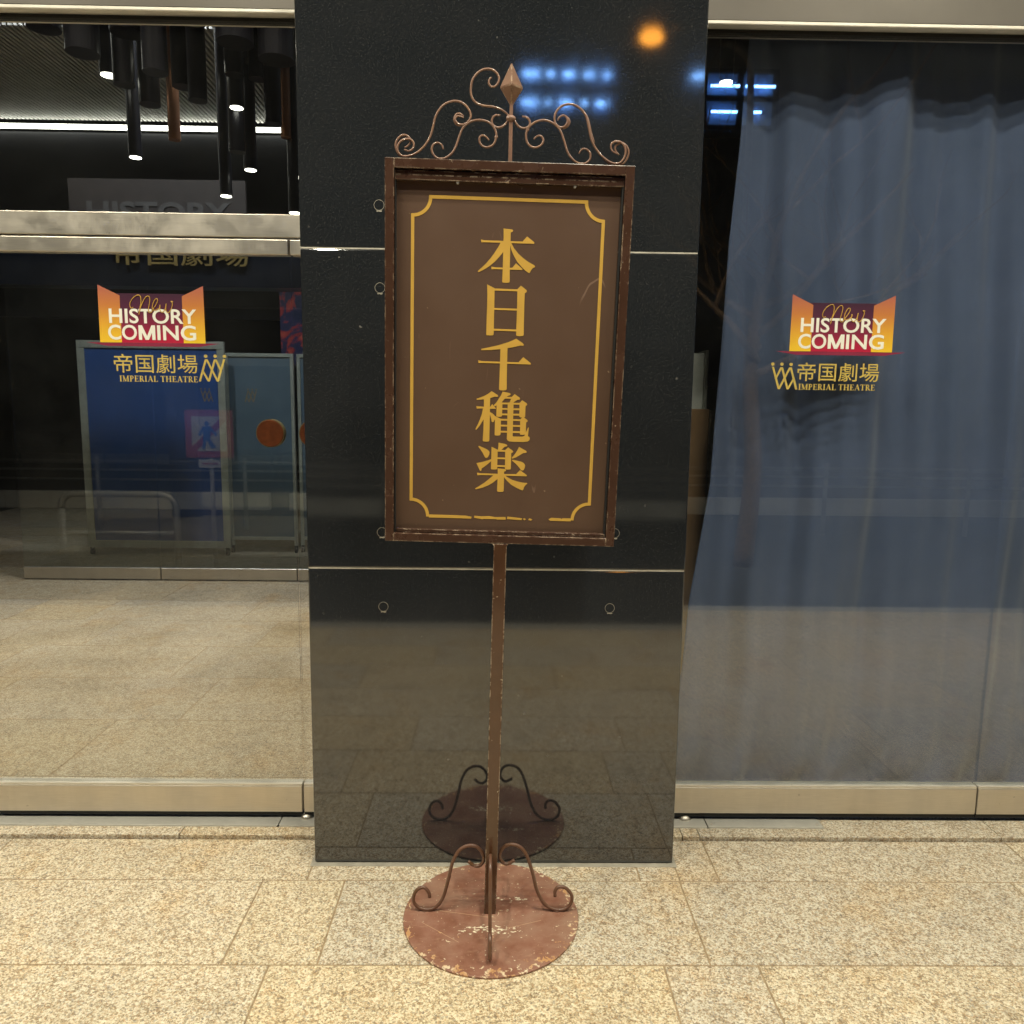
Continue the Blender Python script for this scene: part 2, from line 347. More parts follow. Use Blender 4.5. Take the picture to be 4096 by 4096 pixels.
M = dict(
 white_block=plain('white_block', (.74, .73, .68), .7, 0, .1, 4),
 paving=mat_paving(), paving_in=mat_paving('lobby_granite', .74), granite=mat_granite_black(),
 mortar=plain('joint_mortar', (.32, .235, .14), .9, 0, .3, 30), sealant=plain('grey_sealant', (.36, .33, .27), .6, 0, .2, 20),
 seam=plain('seam_filler', (.50, .47, .40), .45, 0, .2, 30), dirt=plain('dirty_groove', (.045, .035, .02), .9, 0, .5, 30),
 frame=mat_paint('frame_paint', (.062, .030, .019), wear=1.15, er=.0050, spots=.4, rough=.24),
 post=mat_paint('post_paint', (.074, .032, .0145), wear=1.3, er=.005, spots=.5, rough=.22, coat=.6),
 wire=mat_paint('scroll_paint', (.24, .135, .095), wear=.2, er=.002, spots=.3, rough=.32, rust=(.30, .17, .10), coat=.4),
 leg=mat_paint('leg_paint', (.13, .062, .038), chip=(.5, .3, .14), wear=.3, er=.003, spots=.6, rough=.36, rust=(.12, .055, .02), coat=.2),
 finial=mat_paint('finial_paint', (.21, .115, .075), wear=.9, er=.003, spots=.3, rough=.38, rust=(.26, .15, .09), coat=.15),
 plate=mat_base_plate(), panel=mat_panel(), gold=plain('gold_vinyl', (.60, .36, .065), .45, 0, .06, 14),
 steel=mat_steel(col=(.70, .65, .57), rough=.30), beam=plain('taupe_beam', (.15, .135, .115), .45, .5, .1, 3), steel_lip=mat_steel('bright_steel', (.80, .76, .68), rough=.45), steel_floor=mat_steel('floor_steel', (.50, .48, .43), (2, 30, 2), .42),
 glass=mat_glass('window_glass', (.955, .972, .972)), glass_in=mat_glass('inner_glass', (.90, .94, .94), .04, .008),
 glass_edge=plain('glass_edge', (.16, .22, .19), .3), rubber=plain('black_rubber', (.012, .012, .012), .7),
 dark=plain('dark_lobby_wall', (.010, .011, .016), .5, 0, .3, 2), navy=plain('navy_header', (.009, .012, .020), .35, 0, .3, 3),
 blue=plain('blue_board', (.025, .085, .30), .7, 0, .12, 2), slate=plain('slate_board', (.11, .16, .21), .75, 0, .12, 2),
 alu=plain('board_frame', (.50, .50, .44), .4, .3), white=plain('white_print', (.86, .85, .76), .5, 0, .03), letter_gold=plain('gold_letter', (.34, .26, .10), .4, .3, .15, 20),
 decal_gold=plain('gold_film', (.56, .42, .10), .5, 0, .12, 20), base_film=plain('crimson_film', (.24, .020, .055), .5, 0, .1), emblem=plain('brown_gold_film', (.20, .16, .08), .6),
 copper=plain('copper_tube', (.36, .17, .09), .42, .7, .2, 3), tube=plain('dark_tube', (.012, .012, .018), .35, .2, .3, 3),
 lamp=glow('lamp_diffuser', (1.0, .97, .80), 9.0), line=glow('line_lamp', (1.0, .98, .84), 7.0), slat=plain('ribbed_ceiling', (.55, .55, .53), .6),
 canopy_lamp=glow('canopy_lamp', LAMP_WARM, 10.0), soffit=plain('soffit', (.30, .29, .27), .7), upper=plain('upper_wall', (.10, .10, .10), .6),
 bronze=plain('bronze_disc', (.46, .13, .045), .25, .5, .25, 24), cloth=mat_cloth(), card=plain('cardboard', (.34, .20, .10), .85, 0, .15, 6), card_edge=plain('cardboard_edge', (.30, .24, .17), .9, 0, .4, 50),
 board_white=plain('white_board', (.84, .84, .78), .6), asphalt=plain('asphalt', (.045, .045, .047), .85, 0, .4, 60), kerb=plain('kerb_stone', (.30, .28, .25), .75, 0, .2, 20),
 pipe=plain('galvanised_pipe', (.34, .34, .33), .4, .4), facade=plain('far_facade', (.26, .27, .30), .8, 0, .3, .5), pane=glow('far_window', (.10, .20, .38), .45), strip=glow('far_tube', (.20, .46, 1.0), 34.0),
 sodium=glow('sodium_lamp', (1.0, .38, .04), 12.0), bark=plain('bark', (.24, .15, .09), .9, 0, .3, 30), red=plain('sign_red', (.26, .03, .06), .5), sign_white=plain('sign_white', (.38, .38, .40), .5), sign_blue=plain('sign_blue', (.03, .12, .45), .5),
)

for n_ in M['steel_floor'].node_tree.nodes:
    if n_.type == 'BSDF_PRINCIPLED': n_.inputs['Metallic'].default_value = .35
GLYPHS = {
 'hon': [
  [(-0.0748,2.0375),(-0.0661,2.0357),(-0.014,2.0356),(0.0048,2.0355),(0.0373,2.0357),(0.049,2.0489),(0.0688,2.0348),(0.0687,2.031),(0.0332,2.0307),(-0.0223,2.0307),(-0.0664,2.0306),(-0.0737,2.0299)],
  [(-0.0149,2.0674),(0.0067,2.0656),(0.0101,2.0645),(0.0109,2.0625),(0.0097,2.06),(0.007,2.0585),(0.0048,2.0579),(0.0047,2.0457),(0.0046,2.0053),(0.0047,1.9646),(0.0056,1.9327),(0.0047,1.929),(-0.0005,1.9275),(-0.01,1.9275),(-0.014,1.9284),(-0.0148,1.9307),(-0.014,1.9649),(-0.0142,2.0356),(-0.0141,2.0496)],
  [(-0.0205,2.0342),(-0.0223,2.0301),(-0.0276,2.0196),(-0.0376,2.0039),(-0.0476,1.9901),(-0.0595,1.9761),(-0.0706,1.9654),(-0.0815,1.9555),(-0.0812,1.9541),(-0.079,1.9528),(-0.0648,1.9601),(-0.0508,1.9692),(-0.036,1.9814),(-0.025,1.9935),(-0.0132,2.0083),(-0.007,2.0229),(-0.0074,2.0346)],
  [(-0.0036,2.0347),(0.0049,2.0341),(0.0078,2.0297),(0.0148,2.0173),(0.0265,2.0042),(0.0401,1.9929),(0.0546,1.9834),(0.0719,1.9749),(0.0731,1.9722),(0.0725,1.9705),(0.0665,1.9674),(0.0624,1.9619),(0.0593,1.9558),(0.0576,1.9546),(0.0555,1.9553),(0.0458,1.9618),(0.0361,1.9706),(0.0243,1.9833),(0.0144,1.9993),(0.0084,2.0117),(0.005,2.0233),(0.0023,2.0268)],
  [(-0.0451,1.9684),(-0.0357,1.9669),(-0.0139,1.9669),(0.0048,1.9669),(0.0116,1.9671),(0.0215,1.9791),(0.0393,1.9646),(0.0394,1.9625),(0.0378,1.962),(0.005,1.962),(-0.0138,1.9622),(-0.0374,1.9621),(-0.0447,1.9614)]],
 'nichi': [
  [(-0.0553,1.9216),(-0.0333,1.9115),(-0.0348,1.9054),(-0.0344,1.8603),(-0.0343,1.8045),(-0.0343,1.7905),(-0.0358,1.7875),(-0.0444,1.7864),(-0.053,1.7869),(-0.0548,1.7889),(-0.054,1.8597),(-0.0542,1.8966)],
  [(-0.038,1.9117),(0.0276,1.9112),(0.0277,1.9061),(-0.0379,1.9061)],
  [(-0.0367,1.8603),(0.0292,1.8602),(0.0293,1.8552),(-0.0366,1.8554)],
  [(-0.0362,1.8049),(0.0295,1.8048),(0.0297,1.7998),(-0.0361,1.7998)],
  [(0.0266,1.9112),(0.0365,1.9212),(0.0519,1.91),(0.0532,1.9073),(0.052,1.9045),(0.0474,1.9016),(0.0474,1.8813),(0.0478,1.8164),(0.0484,1.7921),(0.0468,1.7883),(0.0373,1.7871),(0.0296,1.7878),(0.0276,1.7901),(0.0275,1.8064),(0.0278,1.8576),(0.0273,1.9061)]],
 'sen': [
  [(-0.0674,1.75),(-0.0484,1.7542),(-0.0197,1.7614),(0.0051,1.7697),(0.0184,1.7753),(0.0281,1.7802),(0.0465,1.7686),(0.0495,1.7654),(0.0491,1.7628),(0.0468,1.7616),(0.04,1.7623),(0.0266,1.7586),(0.0046,1.7537),(-0.0146,1.7508),(-0.0386,1.7477),(-0.0673,1.7463)],
  [(-0.0146,1.7531),(0.0048,1.7565),(0.0049,1.7168),(0.0053,1.6711),(0.0059,1.6423),(0.004,1.6396),(-0.0037,1.6384),(-0.0125,1.6389),(-0.0152,1.6407),(-0.0155,1.6436),(-0.0148,1.6943),(-0.0146,1.7229)],
  [(-0.0753,1.7189),(-0.0658,1.7171),(-0.0146,1.7168),(0.0049,1.7168),(0.0366,1.7168),(0.0493,1.7311),(0.0704,1.7152),(0.0702,1.7117),(0.0049,1.7117),(-0.0145,1.712),(-0.0618,1.7119),(-0.0739,1.7113)]],
 'shu': [
  [(-0.0773,1.6136),(-0.0665,1.6173),(-0.0549,1.6224),(-0.0453,1.628),(-0.0359,1.6356),(-0.0189,1.6254),(-0.0173,1.6231),(-0.018,1.6209),(-0.0217,1.6204),(-0.0266,1.6209),(-0.0396,1.6164),(-0.0566,1.6123),(-0.077,1.6103)],
  [(-0.0567,1.6161),(-0.0395,1.6176),(-0.0395,1.5924),(-0.0391,1.5682),(-0.0391,1.5291),(-0.039,1.4996),(-0.0401,1.4958),(-0.0469,1.4944),(-0.0558,1.4952),(-0.0575,1.4971),(-0.0564,1.5286),(-0.056,1.5677)],
  [(-0.0774,1.5931),(-0.0708,1.5923),(-0.0561,1.5919),(-0.039,1.5919),(-0.0333,1.5998),(-0.023,1.589),(-0.0228,1.5873),(-0.0396,1.5868),(-0.056,1.5871),(-0.0687,1.5869),(-0.0763,1.5859)],
  [(-0.0561,1.591),(-0.0589,1.586),(-0.062,1.5704),(-0.067,1.5556),(-0.0726,1.5418),(-0.0786,1.5294),(-0.078,1.5275),(-0.076,1.5274),(-0.0676,1.538),(-0.061,1.549),(-0.0553,1.5579),(-0.0469,1.5718),(-0.0473,1.5893)],
  [(-0.0421,1.5788),(-0.0332,1.5747),(-0.0272,1.57),(-0.0242,1.5657),(-0.0245,1.5589),(-0.0277,1.5514),(-0.0301,1.5497),(-0.0326,1.55),(-0.0341,1.5527),(-0.0353,1.5595),(-0.039,1.5711)],
  [(-0.0054,1.6355),(0.014,1.6319),(0.0172,1.6299),(0.0171,1.6275),(0.0142,1.6255),(0.0099,1.6239),(0.007,1.6209),(0.0013,1.6159),(-0.0067,1.6065),(-0.006,1.5993),(-0.0211,1.5969),(-0.0259,1.5938),(-0.0274,1.5947),(-0.0287,1.5971),(-0.0213,1.6056),(-0.0148,1.6164),(-0.0092,1.6253),(-0.0065,1.6321)],
  [(0.0046,1.621),(0.0209,1.6215),(0.0284,1.6293),(0.0426,1.62),(0.0441,1.6172),(0.0428,1.6147),(0.037,1.6139),(0.0303,1.6095),(0.0236,1.6048),(0.0143,1.6045),(0.0192,1.6163),(0.0013,1.6161)],
  [(-0.0212,1.6007),(-0.0049,1.6051),(-0.005,1.5886),(-0.0052,1.5682),(-0.0071,1.566),(-0.0144,1.5652),(-0.0203,1.5658),(-0.0213,1.5677),(-0.021,1.592)],
  [(-0.0086,1.605),(0.0446,1.6054),(0.0447,1.6006),(-0.0085,1.6001)],
  [(-0.0062,1.5897),(0.0446,1.5901),(0.0447,1.5852),(-0.0061,1.5853)],
  [(-0.0063,1.5748),(0.0446,1.5753),(0.0443,1.57),(-0.0062,1.5699)],
  [(0.0426,1.6051),(0.0502,1.613),(0.0632,1.6047),(0.0644,1.6023),(0.0636,1.5999),(0.06,1.5973),(0.0598,1.5808),(0.0598,1.5682),(0.0581,1.5657),(0.0513,1.565),(0.0454,1.5656),(0.0434,1.5677),(0.0433,1.5852)],
  [(0.0099,1.6055),(0.0263,1.606),(0.0261,1.5701),(0.0263,1.531),(0.0264,1.5124),(0.0284,1.5112),(0.054,1.5114),(0.0598,1.5143),(0.063,1.5223),(0.0689,1.5377),(0.0712,1.5372),(0.0703,1.5244),(0.0695,1.5136),(0.0737,1.5108),(0.0751,1.5069),(0.0736,1.5019),(0.0692,1.4983),(0.0565,1.4965),(0.0269,1.4964),(0.017,1.4973),(0.012,1.5001),(0.0102,1.504),(0.0104,1.5217),(0.01,1.5696)],
  [(-0.0093,1.5598),(0.0475,1.56),(0.0477,1.5551),(-0.0092,1.5549)],
  [(-0.0089,1.5433),(0.0476,1.5436),(0.0477,1.5385),(-0.0087,1.5386)],
  [(-0.0089,1.5262),(0.0476,1.5267),(0.0478,1.5214),(-0.0088,1.5215)],
  [(-0.0252,1.5671),(-0.0082,1.5598),(-0.0077,1.5545),(-0.0077,1.53),(-0.0078,1.5163),(-0.01,1.5133),(-0.0179,1.5125),(-0.0238,1.5133),(-0.0245,1.5158),(-0.0244,1.554)],
  [(0.0461,1.5598),(0.0522,1.5655),(0.0562,1.5656),(0.0662,1.5586),(0.0678,1.5562),(0.0668,1.5542),(0.063,1.5517),(0.0632,1.5321),(0.0633,1.5213),(0.0612,1.5178),(0.0548,1.5166),(0.0479,1.5169),(0.0467,1.5188),(0.0466,1.5414)]],
 'raku': [
  [(-0.0688,1.4809),(-0.0675,1.4821),(-0.0564,1.4778),(-0.0444,1.4722),(-0.0389,1.4679),(-0.0373,1.464),(-0.0382,1.458),(-0.0415,1.4514),(-0.0448,1.4487),(-0.0483,1.4488),(-0.0508,1.4512),(-0.0571,1.4634),(-0.0632,1.4721),(-0.0691,1.4794)],
  [(-0.0128,1.4924),(0.0044,1.4899),(0.0114,1.487),(0.0122,1.4847),(0.0101,1.4827),(0.0047,1.4815),(-0.0049,1.4718),(-0.0142,1.4716),(-0.0129,1.4825)],
  [(-0.0323,1.4805),(-0.0143,1.4724),(-0.0146,1.4656),(-0.0148,1.4278),(-0.0148,1.4188),(-0.0163,1.4166),(-0.0242,1.416),(-0.0307,1.4164),(-0.0324,1.4183),(-0.0322,1.4472)],
  [(-0.0168,1.4725),(0.0079,1.4722),(0.008,1.4673),(-0.0167,1.4673)],
  [(-0.0162,1.4511),(0.0085,1.451),(0.0086,1.4462),(-0.0161,1.4463)],
  [(-0.0156,1.429),(0.0086,1.4289),(0.0088,1.4239),(-0.0155,1.424)],
  [(0.0064,1.472),(0.0146,1.4801),(0.0277,1.471),(0.0294,1.4687),(0.0283,1.4664),(0.0239,1.464),(0.0241,1.4439),(0.0242,1.421),(0.0229,1.4177),(0.0154,1.4169),(0.009,1.4175),(0.0072,1.4195),(0.0071,1.4484)],
  [(0.0456,1.4824),(0.0652,1.4719),(0.0675,1.4692),(0.0669,1.4668),(0.0634,1.4659),(0.058,1.4655),(0.0488,1.4595),(0.0372,1.4522),(0.0274,1.4485),(0.0258,1.4497),(0.0261,1.4514),(0.0339,1.4611),(0.0414,1.4732)],
  [(0.0267,1.4435),(0.028,1.4453),(0.0414,1.4429),(0.0534,1.4403),(0.0594,1.4374),(0.063,1.4336),(0.0643,1.4291),(0.0634,1.4231),(0.0606,1.4175),(0.0567,1.4153),(0.0532,1.4163),(0.047,1.4246),(0.0377,1.4343),(0.0271,1.4425)],
  [(-0.0736,1.4326),(-0.0555,1.4371),(-0.0417,1.4415),(-0.0314,1.4458),(-0.0313,1.4405),(-0.0424,1.4305),(-0.0522,1.4228),(-0.0585,1.4181),(-0.0594,1.4131),(-0.0613,1.4108),(-0.0633,1.4119),(-0.068,1.4208)],
  [(-0.0714,1.4056),(-0.0626,1.4043),(-0.0128,1.4041),(0.0054,1.4039),(0.0396,1.4044),(0.0504,1.4163),(0.069,1.4032),(0.0704,1.4013),(0.0694,1.3992),(0.005,1.3992),(-0.0258,1.3995),(-0.0605,1.3993),(-0.0706,1.3982)],
  [(-0.0136,1.4197),(0.0045,1.4182),(0.0095,1.4169),(0.0108,1.4148),(0.0096,1.4123),(0.0052,1.4109),(0.0056,1.3783),(0.0054,1.3561),(0.0038,1.3528),(-0.0036,1.352),(-0.0111,1.3526),(-0.0135,1.3546),(-0.0131,1.3727),(-0.0126,1.4039)],
  [(-0.0229,1.4016),(-0.0258,1.399),(-0.0364,1.3887),(-0.0511,1.3767),(-0.0638,1.3678),(-0.0756,1.3604),(-0.0753,1.3584),(-0.0735,1.3577),(-0.0537,1.3635),(-0.039,1.37),(-0.0262,1.3779),(-0.0126,1.3894),(-0.006,1.4021)],
  [(0.003,1.4013),(0.0085,1.3995),(0.0151,1.3947),(0.0282,1.388),(0.0453,1.383),(0.0603,1.3804),(0.0718,1.3799),(0.0721,1.3777),(0.0685,1.3751),(0.0637,1.3689),(0.061,1.3597),(0.059,1.3585),(0.055,1.3596),(0.0409,1.3657),(0.0256,1.3744),(0.0134,1.3856),(0.0051,1.3954)]],
}
CREST = [
 [(-0.2802,2.2535),(-0.2662,2.2509),(-0.257,2.2586),(-0.2556,2.27),(-0.2627,2.2784),(-0.2757,2.2797),(-0.2886,2.2741),(-0.2969,2.2625),(-0.2969,2.2495),(-0.2885,2.2393),(-0.2773,2.2371),(-0.2606,2.2406),(-0.2421,2.2504),(-0.2255,2.2666),(-0.2127,2.2879),(-0.2055,2.3114),(-0.2002,2.334),(-0.1912,2.3514),(-0.1767,2.3664),(-0.1584,2.3744),(-0.1399,2.375),(-0.1232,2.3674),(-0.1119,2.3541),(-0.1076,2.3405),(-0.1132,2.3283),(-0.1242,2.3202),(-0.1371,2.3198),(-0.1465,2.3263),(-0.1476,2.334),(-0.143,2.339),(-0.1347,2.3393),(-0.1263,2.3361)],
 [(-0.2802,2.2596),(-0.27,2.2652),(-0.2649,2.2749),(-0.2683,2.2852),(-0.2794,2.2903),(-0.2905,2.287),(-0.2998,2.2772),(-0.3031,2.2649),(-0.2997,2.2511),(-0.2922,2.2401),(-0.2773,2.2365)],
 [(-0.1264,2.3413),(-0.1376,2.3467),(-0.1459,2.3444),(-0.1504,2.3356),(-0.1493,2.3271),(-0.1418,2.3196),(-0.1279,2.3189)],
 [(-0.1779,2.2578),(-0.1827,2.2689),(-0.1939,2.2733),(-0.2041,2.2682),(-0.2083,2.2577),(-0.2048,2.2456),(-0.1954,2.2363),(-0.1823,2.2341),(-0.1674,2.239),(-0.1527,2.2525),(-0.1437,2.2702),(-0.1366,2.2913),(-0.1286,2.3097),(-0.115,2.3231),(-0.09847,2.3305),(-0.07999,2.332),(-0.06324,2.3283),(-0.05004,2.3192),(-0.04229,2.3065),(-0.04044,2.2928),(-0.04523,2.277),(-0.05618,2.2679),(-0.06919,2.2666),(-0.08051,2.2732),(-0.08448,2.2844),(-0.08096,2.2931),(-0.0717,2.2943),(-0.06415,2.2894),(-0.05935,2.2835)],
 [(-0.03127,2.3448),(-0.04329,2.3447),(-0.05143,2.3373),(-0.05205,2.3252),(-0.04444,2.3177),(-0.03325,2.3155),(-0.02224,2.3202),(-0.01325,2.3299),(-0.009903,2.3421)],
 [(-0.05668,2.435),(-0.06203,2.4289),(-0.06274,2.4204),(-0.05612,2.413),(-0.04695,2.4138),(-0.03892,2.4229),(-0.03684,2.434),(-0.04226,2.4447),(-0.05346,2.4528),(-0.06816,2.4548),(-0.08452,2.45),(-0.09711,2.4395),(-0.106,2.4257),(-0.1089,2.4087),(-0.1081,2.3934),(-0.1023,2.38),(-0.09011,2.3711),(-0.0734,2.3665),(-0.05307,2.3655),(-0.03448,2.361),(-0.01949,2.3538),(-0.009054,2.3447)],
 [(0.2779,2.2616),(0.2654,2.2682),(0.2605,2.2785),(0.2634,2.2873),(0.2725,2.2919),(0.2856,2.2906),(0.2955,2.2822),(0.3,2.2693),(0.298,2.2552),(0.2902,2.2427),(0.2793,2.2374),(0.2641,2.2392),(0.2468,2.2483),(0.2291,2.2635),(0.213,2.2856),(0.2044,2.3079),(0.1987,2.3302),(0.1911,2.3523),(0.1774,2.3673),(0.1603,2.3766),(0.1436,2.3778),(0.1272,2.3724),(0.1147,2.36),(0.1098,2.3444),(0.1132,2.3307),(0.1219,2.3224),(0.133,2.3219),(0.1402,2.3273),(0.1445,2.337),(0.1403,2.3471),(0.1318,2.3503),(0.1227,2.3457),(0.1184,2.3378)],
 [(0.2836,2.26),(0.2737,2.2702),(0.2727,2.2806),(0.2802,2.2875),(0.2894,2.2902),(0.301,2.2833),(0.3084,2.2696),(0.3064,2.2555),(0.2996,2.243),(0.2906,2.2366),(0.2737,2.2355),(0.2585,2.2399),(0.241,2.2499)],
 [(0.2167,2.2875),(0.2082,2.308),(0.2014,2.332),(0.193,2.3523),(0.1773,2.369)],
 [(0.1256,2.3217),(0.1368,2.3212),(0.1458,2.3267),(0.1497,2.3354),(0.146,2.3439),(0.1393,2.3488)],
 [(0.1778,2.2591),(0.1839,2.2689),(0.1931,2.2713),(0.2028,2.2661),(0.2079,2.2575),(0.2066,2.2452),(0.1967,2.2361),(0.1856,2.234),(0.1723,2.2371),(0.1568,2.2488),(0.1467,2.2642),(0.1383,2.2866),(0.1299,2.3071),(0.122,2.319),(0.1104,2.3289),(0.09533,2.3353),(0.0804,2.3374),(0.06385,2.3334),(0.04933,2.3243),(0.04044,2.3128),(0.03719,2.2988),(0.04051,2.2833),(0.04925,2.2732),(0.06243,2.2698),(0.07531,2.2749),(0.0824,2.2847),(0.08111,2.2942),(0.07347,2.2992),(0.06517,2.2972),(0.05798,2.29)],
 [(0.02547,2.3441),(0.03664,2.3428),(0.04428,2.3362),(0.04646,2.3268),(0.04116,2.3188),(0.02919,2.3158),(0.01792,2.3198),(0.01026,2.3273),(0.00433,2.3391)]]
LEG_LEFT = [(-0.1903,0.046627),(-0.1932,0.062539),(-0.2034,0.076812),(-0.2151,0.07995),(-0.2298,0.071964),(-0.2402,0.052849),(-0.2403,0.030534),(-0.2272,0.012999),(-0.2066,0.0050568),(-0.1831,0.0067221),(-0.1624,0.021174),(-0.1477,0.046754),(-0.1389,0.075426),(-0.1301,0.11351),(-0.1214,0.15459),(-0.1126,0.17979),(-0.0981,0.20494),(-0.08065,0.21754),(-0.06318,0.2223),(-0.04568,0.21924),(-0.03102,0.20677),(-0.02216,0.18955),(-0.02059,0.17384),(-0.02781,0.15965),(-0.03947,0.1533),(-0.05411,0.1564),(-0.06879,0.16895)]
LEG_RIGHT = [(0.2058,0.046208),(0.2055,0.063761),(0.2141,0.076533),(0.2288,0.078171),(0.2437,0.070254),(0.2574,0.051153),(0.2593,0.031974),(0.2508,0.012726),(0.2333,0.0014457),(0.2126,-0.00021581),(0.1918,0.0061473),(0.1708,0.022117),(0.1556,0.047656),(0.1448,0.076316),(0.1354,0.11757),(0.1245,0.15547),(0.1154,0.18064),(0.1033,0.20258),(0.08564,0.21662),(0.06514,0.22124),(0.04768,0.21648),(0.03469,0.20232),(0.02903,0.18346),(0.03357,0.16775),(0.04539,0.15676),(0.0571,0.1568),(0.07601,0.1679)]
SCRIPT = [(0.1212,-0.075856),(0.1141,-0.07898),(0.1101,-0.071962),(0.1118,-0.059829),(0.1213,-0.045592),(0.1331,-0.036372),(0.1434,-0.034223),(0.1491,-0.041193),(0.1493,-0.059333),(0.1444,-0.079593),(0.1401,-0.10191),(0.1447,-0.083633),(0.1536,-0.061294),(0.1648,-0.042998),(0.1748,-0.036823),(0.1804,-0.042791),(0.1794,-0.058933),(0.1746,-0.079196),(0.1742,-0.089314),(0.1788,-0.094316),(0.1848,-0.0912),(0.1923,-0.078963),(0.2018,-0.065703),(0.2072,-0.05453),(0.2072,-0.047473),(0.2024,-0.04552),(0.1957,-0.052666),(0.1894,-0.066877),(0.1881,-0.079018),(0.1927,-0.085025),(0.2031,-0.083878),(0.2149,-0.074622)]
# ================================================================ setting: pavement, step, kerb, road
def slabs(name, rows, z, mat, y_gap=.0058, th=.05):
    bm = bmesh.new(); lay = bm.faces.layers.float.new('slab_f')
    for (y0, y1, xs) in rows:
        for a, b in zip(xs, xs[1:]):
            v = random.random(); n0 = len(bm.faces)
            box(bm, a+y_gap/2, b-y_gap/2, y0+y_gap/2, y1-y_gap/2, z-th, z, .0012)
            bm.faces.ensure_lookup_table()
            for f in bm.faces[n0:]: f[lay] = v
    bm.faces.ensure_lookup_table(); vals = [f[lay] for f in bm.faces]
    o = link(name, bm, mat)
    at = o.data.attributes.new('slab', 'FLOAT', 'FACE'); at.data.foreach_set('value', vals)
    return o
def ext(mid, lo=-9.0, hi=9.0):
    xs = list(mid); k = 0
    while xs[0] > lo: xs.insert(0, xs[0]-(1.134 if k % 2 == 0 else .565)); k += 1
    while xs[-1] < hi: xs.append(xs[-1]+(1.134 if k % 2 == 0 else .84)); k += 1
    return xs
rows = [(-.0985, .149, [x for x in ext([-1.768, -.633]) if x <= -.63]), (-.0985, .149, [x for x in ext([.633, .769, 1.903]) if x > .63 and x >= .633]),
        (-.0985, .000, [-.633, .4975, .633])]
rows.append((-.4985, -.0985, ext([-.7784, -.5035, .6304, 1.765])))
rows.append((-.8985, -.4985, ext([-1.774, -.6403, .4944, .7671, 1.90])))
y = -.8985; k = 0
while y > -2.7:
    rows.append((y-.4, y, ext([-.4+.37*(k % 3), .61+.37*(k % 3)]))); y -= .4; k += 1
pav = slabs('pavement', rows, 0.0, M['paving']); tag(pav, kind='structure')
bm = bmesh.new(); box(bm, -9, 9, -2.9, .149, -.06, -.0022); tag(link('ground', bm, M['mortar']), kind='structure')
st = slabs('step', [(.1545, .60, ext([-2.3, -1.166, .70, .765, 1.9]))], .0128, M['paving'], .003); tag(st, kind='structure')
bm = bmesh.new(); box(bm, -9, 9, .1492, .602, -.06, -.018); tag(link('step_bed', bm, M['dirt']), kind='structure')
bm = bmesh.new(); box(bm, -9, 9, -3.06, -2.905, -.30, -.002, .01); tag(link('kerb', bm, M['kerb']), kind='structure')
bm = bmesh.new(); box(bm, -60, 60, -60, -3.065, -.4, -.13); tag(link('road', bm, M['asphalt']), kind='structure')
bm = bmesh.new(); box(bm, -7.2, 7.2, .603, 9.0, -.06, .0112); tag(link('floor', bm, M['mortar']), kind='structure')
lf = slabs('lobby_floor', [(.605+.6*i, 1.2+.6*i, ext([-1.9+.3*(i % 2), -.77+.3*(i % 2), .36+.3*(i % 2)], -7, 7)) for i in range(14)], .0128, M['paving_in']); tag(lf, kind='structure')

# ================================================================ black granite pillar
PX = .6287
pil = tag(empty('granite_pillar', (0, 0, 0)), 'wide pillar clad in polished black granite panels behind the brown sign', 'pillar')
zs = [(.004, 1.0514), (1.0557, 2.0777), (2.0820, 3.12), (3.124, 4.6)]
for a, b in zs:
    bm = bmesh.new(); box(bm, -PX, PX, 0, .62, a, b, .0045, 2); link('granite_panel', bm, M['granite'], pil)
for z in (1.05355, 2.07985, 3.122):
    bm = bmesh.new(); box(bm, -PX+.003, PX-.003, .0016, .61, z-.00225, z+.00225); link('joint_strip', bm, M['seam'], pil)
bm = bmesh.new(); box(bm, -PX-.012, PX+.012, -.020, .60, -.004, .0012); link('sealant_bead', bm, M['sealant'], pil)
def ring(bm, cx, cz, r, w_, y, th=.0012, n=36):
    A = circ(cx, cz, r, n); B = circ(cx, cz, r-w_, n)
    f = [[bm.verts.new((x, yy, z)) for x, z in P] for P, yy in ((A, y), (B, y), (A, y+th))]
    for i in range(n):
        j = (i+1) % n; bm.faces.new((f[0][i], f[1][i], f[1][j], f[0][j])); bm.faces.new((f[0][i], f[0][j], f[2][j], f[2][i]))
for x, z in ((-.379, 2.211), (-.379, 1.960), (-.379, .924), (.380, .925), (-.381, 1.176), (.389, 1.180), (.389, 1.962), (.387, 2.212)):
    bm = bmesh.new(); ring(bm, x, z, .0162, .0011, -.0007, .0007); 
    pl = link('bolt_plug', bm, M['sealant'], pil)
    bm = bmesh.new(); flat(bm, [[(x-.009, z-.0165), (x+.009, z-.0165), (x+.009, z-.019), (x+.004, z-.0205), (x-.003, z-.0188), (x-.007, z-.0205)]], -.0009, .0009); link('glue_smear', bm, M['sealant'], pil)

# ================================================================ the sign on its stand
SX, SY = -.0114, -.27
stand = tag(empty('sign_stand', (SX, SY, 0)), 'brown wrought iron notice stand with gold vertical Japanese lettering on a round rusty base', 'sign stand')
lean = Matrix.Rotation(.0002, 4, 'Z') @ Matrix.Rotation(.0179, 4, 'Y') @ Matrix.Rotation(.0538, 4, 'X')
def leaned(o): o.matrix_local = lean; return o
